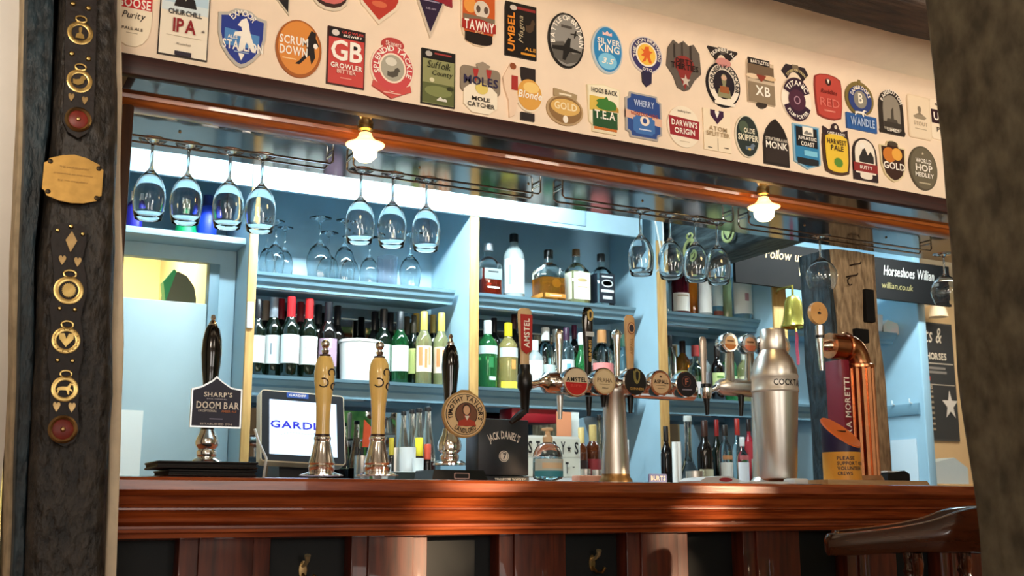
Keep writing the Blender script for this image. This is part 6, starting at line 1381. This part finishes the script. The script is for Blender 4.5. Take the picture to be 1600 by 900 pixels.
# paper on the left door, ship's bell with rope
p0, p1 = at(190, 640, 4.32), at(218, 748, 4.32)
tag(MB().box(max(p0.x, .37), p1.x, 4.326, 4.330, p1.z, p0.z, 0).build('paper_notice', mat('#e6ece8', .7), None, None), 'white paper notice on the pale blue door beside the black post', 'notice')
p = at(1241, 512, 3.95); s = spx(1241, 490, 3.95)
t = thing('ship_bell', 'yellow brass ship bell with a pink rope hanging beside the middle timber post', 'bell', p)
BM = mat('#d8c860', .22, metal=.85, var=.08)
MB().lathe([(20 * s, 0), (21 * s, 2 * s), (18 * s, 8 * s), (15 * s, 22 * s), (13.5 * s, 40 * s), (10 * s, 48 * s), (3 * s, 51 * s), (0, 51 * s), (0, 48 * s), (9 * s, 46 * s), (12.5 * s, 39 * s), (14 * s, 22 * s), (17 * s, 8 * s), (20 * s, 1 * s)], 28).build('bell_body', BM, t)
MB().tube([(0, 0, 50 * s), (0, 0, 66 * s), (.02, .12, 68 * s), (3.64 - p.x, .199, 68 * s)], .006, 8).build('bracket', BM, t)
b = MB().tube([(0, 0, 40 * s), (.004, 0, 8 * s), (.012, 0, -6 * s)], .005, 8).build('clapper', BM, t)
MB().tube([(.012 + .002 * math.sin(i), 0, (-4 - i * 6) * s) for i in range(10)], [.004, .006, .0075, .007, .0075, .007, .0075, .007, .0075, .006], 8).build('rope', mat('#d8607c', .8, bump=.5, scale=120), t, label='pink rope')
# items on the shelf and wall right of the middle post
b0 = at(1380, 510, 4.30)
tag(MB().box(-.03, .03, -.03, .03, 0, .10, .004).build('paper_tub', mat('#eef4f4', .5), None, (at(1367, 500, 4.32).x, 4.32, S1)), 'white paper tub on the shelf end beyond the middle post', 'tub')
o = MB().prism([(-.07, 0), (.08, 0), (.05, .06), (-.02, .075), (-.06, .04)], -.03, .03, 'Y').build('crisp_packet', mat('#dbe8d8', .5, col2='#f4dcd4', scale=20, bump=.3), None, (at(1385, 505, 4.32).x, 4.32, S1))
tag(o, 'pale crumpled packet on the shelf end beyond the middle post', 'packet')
rl = thing('hook_rail', 'blue-grey hook rail with three white hooks on the end wall', 'hook rail', (4.598, 4.37, at(1405, 642, 4.33).z), rz=-PI / 2)
MB().prism([(0, -.03), (-.012, -.03), (-.016, -.02), (-.016, .02), (-.012, .03), (0, .03)], -.17, .19, 'X').build('board', PAINT_D, rl)
for x in (-.10, .03, .15): MB().tube([(x, -.014, .03), (x, -.03, .035), (x, -.032, .055)], .004, 6).build('hook', mat('#e6eeee', .4), rl)
a, c = atx(1392, 688, 4.596), atx(1436, 745, 4.596)
tag(MB().box(4.592, 4.597, min(a.y, c.y), max(a.y, c.y), 1.14, a.z, 0).build('paper_notice', mat('#dcebf2', .6), None, None), 'pale paper notice on the end wall below the hook rail', 'notice')
t = thing('card_reader', 'black card reader with white top on the worktop right of the copper font', 'card reader', (at(1398, 745, 3.0).x, 3.02, CZ))
MB().prism([(-.055, 0), (.055, 0), (.055, .05), (.03, .062), (-.055, .05)], -.04, .06, 'Y').build('case', mat('#191b1d', .4), t)
MB().box(-.05, .02, -.035, .05, .054, .060, .002).build('receipt_paper', mat('#eef0ec', .6), t)
# menu blackboard beyond
a, c = at(1436, 502, 5.09), at(1500, 690, 5.09); w, h = c.x - a.x, a.z - c.z
cb = artwork('menu_blackboard', w, h, [('S', 'rect', '#4a5058'), ('P', 'rect', '#3a4048', 0, 0, .98, .97), ('T', 'ts &', '#e6e6e0', -.12, .39, .5, .13, B(bold=False, shear=.3)), ('T', 'HORSES', '#e6e6e0', -.07, .21, .6, .06), ('P', 'rect', '#c9c9c4', 0, .15, .9, .008), ('P', 'rect', '#8a8c90', -.1, .11, .6, .02), ('P', 'rect', '#8a8c90', -.1, .075, .66, .02), ('P', 'rect', '#c8584c', -.38, .02, .18, .035), ('P', 'rect', '#c9c9c4', 0, -.03, .9, .006),
  *[('P', 'rect', '#a9a294', -.34, -.09 - i * .045, .2, .018) for i in range(8)], ('P', 'star', '#dfe2e8', .25, -.2, .5, .26), ('T', 'ALES', '#d8cfc0', -.36, -.055, .18, .03)], None, ((a.x + c.x) / 2, 5.10, (a.z + c.z) / 2), t=.012)
tag(cb, 'slate grey menu blackboard with white lettering beyond the end wall', 'blackboard')
t = thing('picture_lamp', 'small white wall lamp above the menu blackboard', 'lamp', at(1455, 478, 5.0))
MB().tube([(0, .10, 0), (0, 0, .02), (.0, -.05, .0)], .01, 8).build('arm', mat('#e6e2d8', .4), t)
MB().lathe([(.02, .05), (.05, 0), (.06, -.05), (.055, -.05), (.045, 0), (.016, .045)], 20, (0, -.05, -.03)).build('shade', mat('#efe9dc', .5), t)
t = thing('side_cabinet', 'pale wooden cabinet with blue paper goods under the menu blackboard', 'cabinet', (at(1470, 720, 4.95).x, 4.95, 0))
MB().box(-.3, .5, -.2, .14, 0, 1.16, .005).build('carcass', mat('#c9a26c', .5, col2='#b58c58', scale=8), t)
MB().box(-.3, .5, -.215, -.2, 1.10, 1.158, .004).build('top_rail', mat('#c9a26c', .5), t)
tag(MB().prism([(-.16, 0), (.16, 0), (.16, .1), (.05, .16), (-.12, .13)], -.06, .06, 'Y').build('paper_goods', mat('#bcd4e8', .6, bump=.3, scale=20), None, (at(1460, 720, 4.95).x, 4.9, 1.16)), 'pale blue packed paper goods on the side cabinet', 'packet')

# white cables hanging beside the third gold edge
for x0, x1, l in ((1019, 1036, 'slanting'), (1034, 1036, 'straight')):
    YC_ = 4.08 if x0 < 1030 else 4.115; a, c = at(x0, 325, YC_), at(x1, 412, YC_); base = Vector((a.x, YC_, a.z + .25))
    tag(MB().tube([(0, 0, 0), a - base, a.lerp(c, .5) + Vector((.004, 0, 0)) - base, c - base, c + Vector((.002, .06, -.03)) - base], .004, 6).build('cable', mat('#e6ece8', .4), None, base), 'thin white cable hanging beside the gold edge, the ' + l + ' one', 'cable')
# ================================================================== BAR CHAIR
CHZ = 0.014
ch = thing('bar_chair', 'dark polished captain style wooden chair with bowed arm rail, right foreground', 'chair', (2.245, 1.88, CHZ), rz=math.radians(-44))
DK = mat('#2a1208', .18, col2='#45200f', scale=7, stretch=(1, 1, 6), coat=.6)
# bow: from near arm tip, round the back on the right, to the far arm tip (plan x, y, top z, height)
path = [(-.355, -.19, .955, .05), (-.31, -.20, .958, .052), (-.22, -.205, .968, .056), (-.13, -.21, .985, .07), (-.05, -.21, 1.012, .098), (.04, -.20, 1.018, .104), (.13, -.16, 1.018, .104), (.19, -.08, 1.018, .104), (.21, .0, 1.018, .104), (.19, .09, 1.018, .104), (.13, .17, 1.018, .104), (.04, .21, 1.018, .104), (-.05, .225, 1.012, .098), (-.13, .225, .985, .07), (-.22, .22, .968, .056), (-.31, .21, .958, .052), (-.345, .20, .955, .05)]
bm = bmesh.new(); rows = []
# smooth the path
fine = []
for i in range(len(path) - 1):
    for k in range(4):
        q = k / 4; p0, p1, p2, p3 = path[max(i - 1, 0)], path[i], path[i + 1], path[min(i + 2, len(path) - 1)]
        fine.append(tuple(.5 * (2 * b1 + (c1 - a1) * q + (2 * a1 - 5 * b1 + 4 * c1 - d1) * q * q + (3 * b1 - a1 - 3 * c1 + d1) * q ** 3) for a1, b1, c1, d1 in zip(p0, p1, p2, p3)))
fine.append(path[-1])
for i, (x, y, zt_, hh) in enumerate(fine):
    n0, n1 = fine[max(i - 1, 0)], fine[min(i + 1, len(fine) - 1)]
    tx, ty = n1[0] - n0[0], n1[1] - n0[1]; l = math.hypot(tx, ty); nx, ny = -ty / l, tx / l
    e = min(i, len(fine) - 1 - i); ww = .026 * (0.55 if e == 0 else .9 if e == 1 else 1); h2 = hh * (0.6 if e == 0 else 1)
    row = []
    for k in range(14):
        a = 2 * PI * k / 14; c, q = math.cos(a), math.sin(a); ee = 4; r = 1 / ((abs(c) ** ee + abs(q) ** ee) ** (1 / ee))
        row.append(bm.verts.new((x + nx * ww * c * r, y + ny * ww * c * r, zt_ - hh / 2 + h2 / 2 * q * r)))
    rows.append(row)
for A, Bq in zip(rows, rows[1:]):
    for k in range(14): bm.faces.new((A[k], A[(k + 1) % 14], Bq[(k + 1) % 14], Bq[k]))
bm.faces.new(rows[0][::-1]); bm.faces.new(rows[-1])
mb = MB(); mb.bm.free(); mb.bm = bm; mb.build('arm_bow', DK, ch, smooth=50)
MB().lathe([(0, 0), (.18, 0), (.215, .012), (.22, .03), (.21, .042), (0, .036)], 36, (-.04, 0, .66), sx=1.05).build('seat', DK, ch)
def turned(a, b_, r=.013, name='spindle'):
    a, b_ = Vector(a), Vector(b_); n = 18
    f = [.8, .85, .75, 1.15, .8, .9, 1.1, 1.35, 1.5, 1.5, 1.3, 1.0, .75, 1.2, .75, .9, 1.0, .9, .8]
    MB().tube([a.lerp(b_, i / n) for i in range(n + 1)], [r * f[i] for i in range(n + 1)], 12).build(name, DK, ch)
for x, y, X2, Y2, zt_ in ((-.16, -.21, -.16, -.17, .905), (-.06, -.21, -.06, -.185, .915), (.03, -.203, .02, -.18, .915), (.10, -.178, .08, -.155, .915), (.165, -.12, .13, -.1, .915), (.20, -.04, .155, -.03, .915), (.20, .05, .155, .03, .915), (.165, .13, .13, .1, .915), (.08, .19, .07, .16, .915), (-.03, .22, -.03, .18, .915), (-.16, .22, -.16, .17, .905)):
    turned((X2, Y2, .69), (x, y, zt_ + .01))
for sx in (-1, 1):
    for sy in (-1, 1): turned((-.04 + sx * .19, sy * .18, 0), (-.04 + sx * .13, sy * .12, .67), .017, 'leg')
MB().tube([(-.22, -.165, .22), (-.22, .165, .22)], .011, 10).build('stretcher', DK, ch)
MB().tube([(.14, -.165, .22), (.14, .165, .22)], .011, 10).build('stretcher', DK, ch)
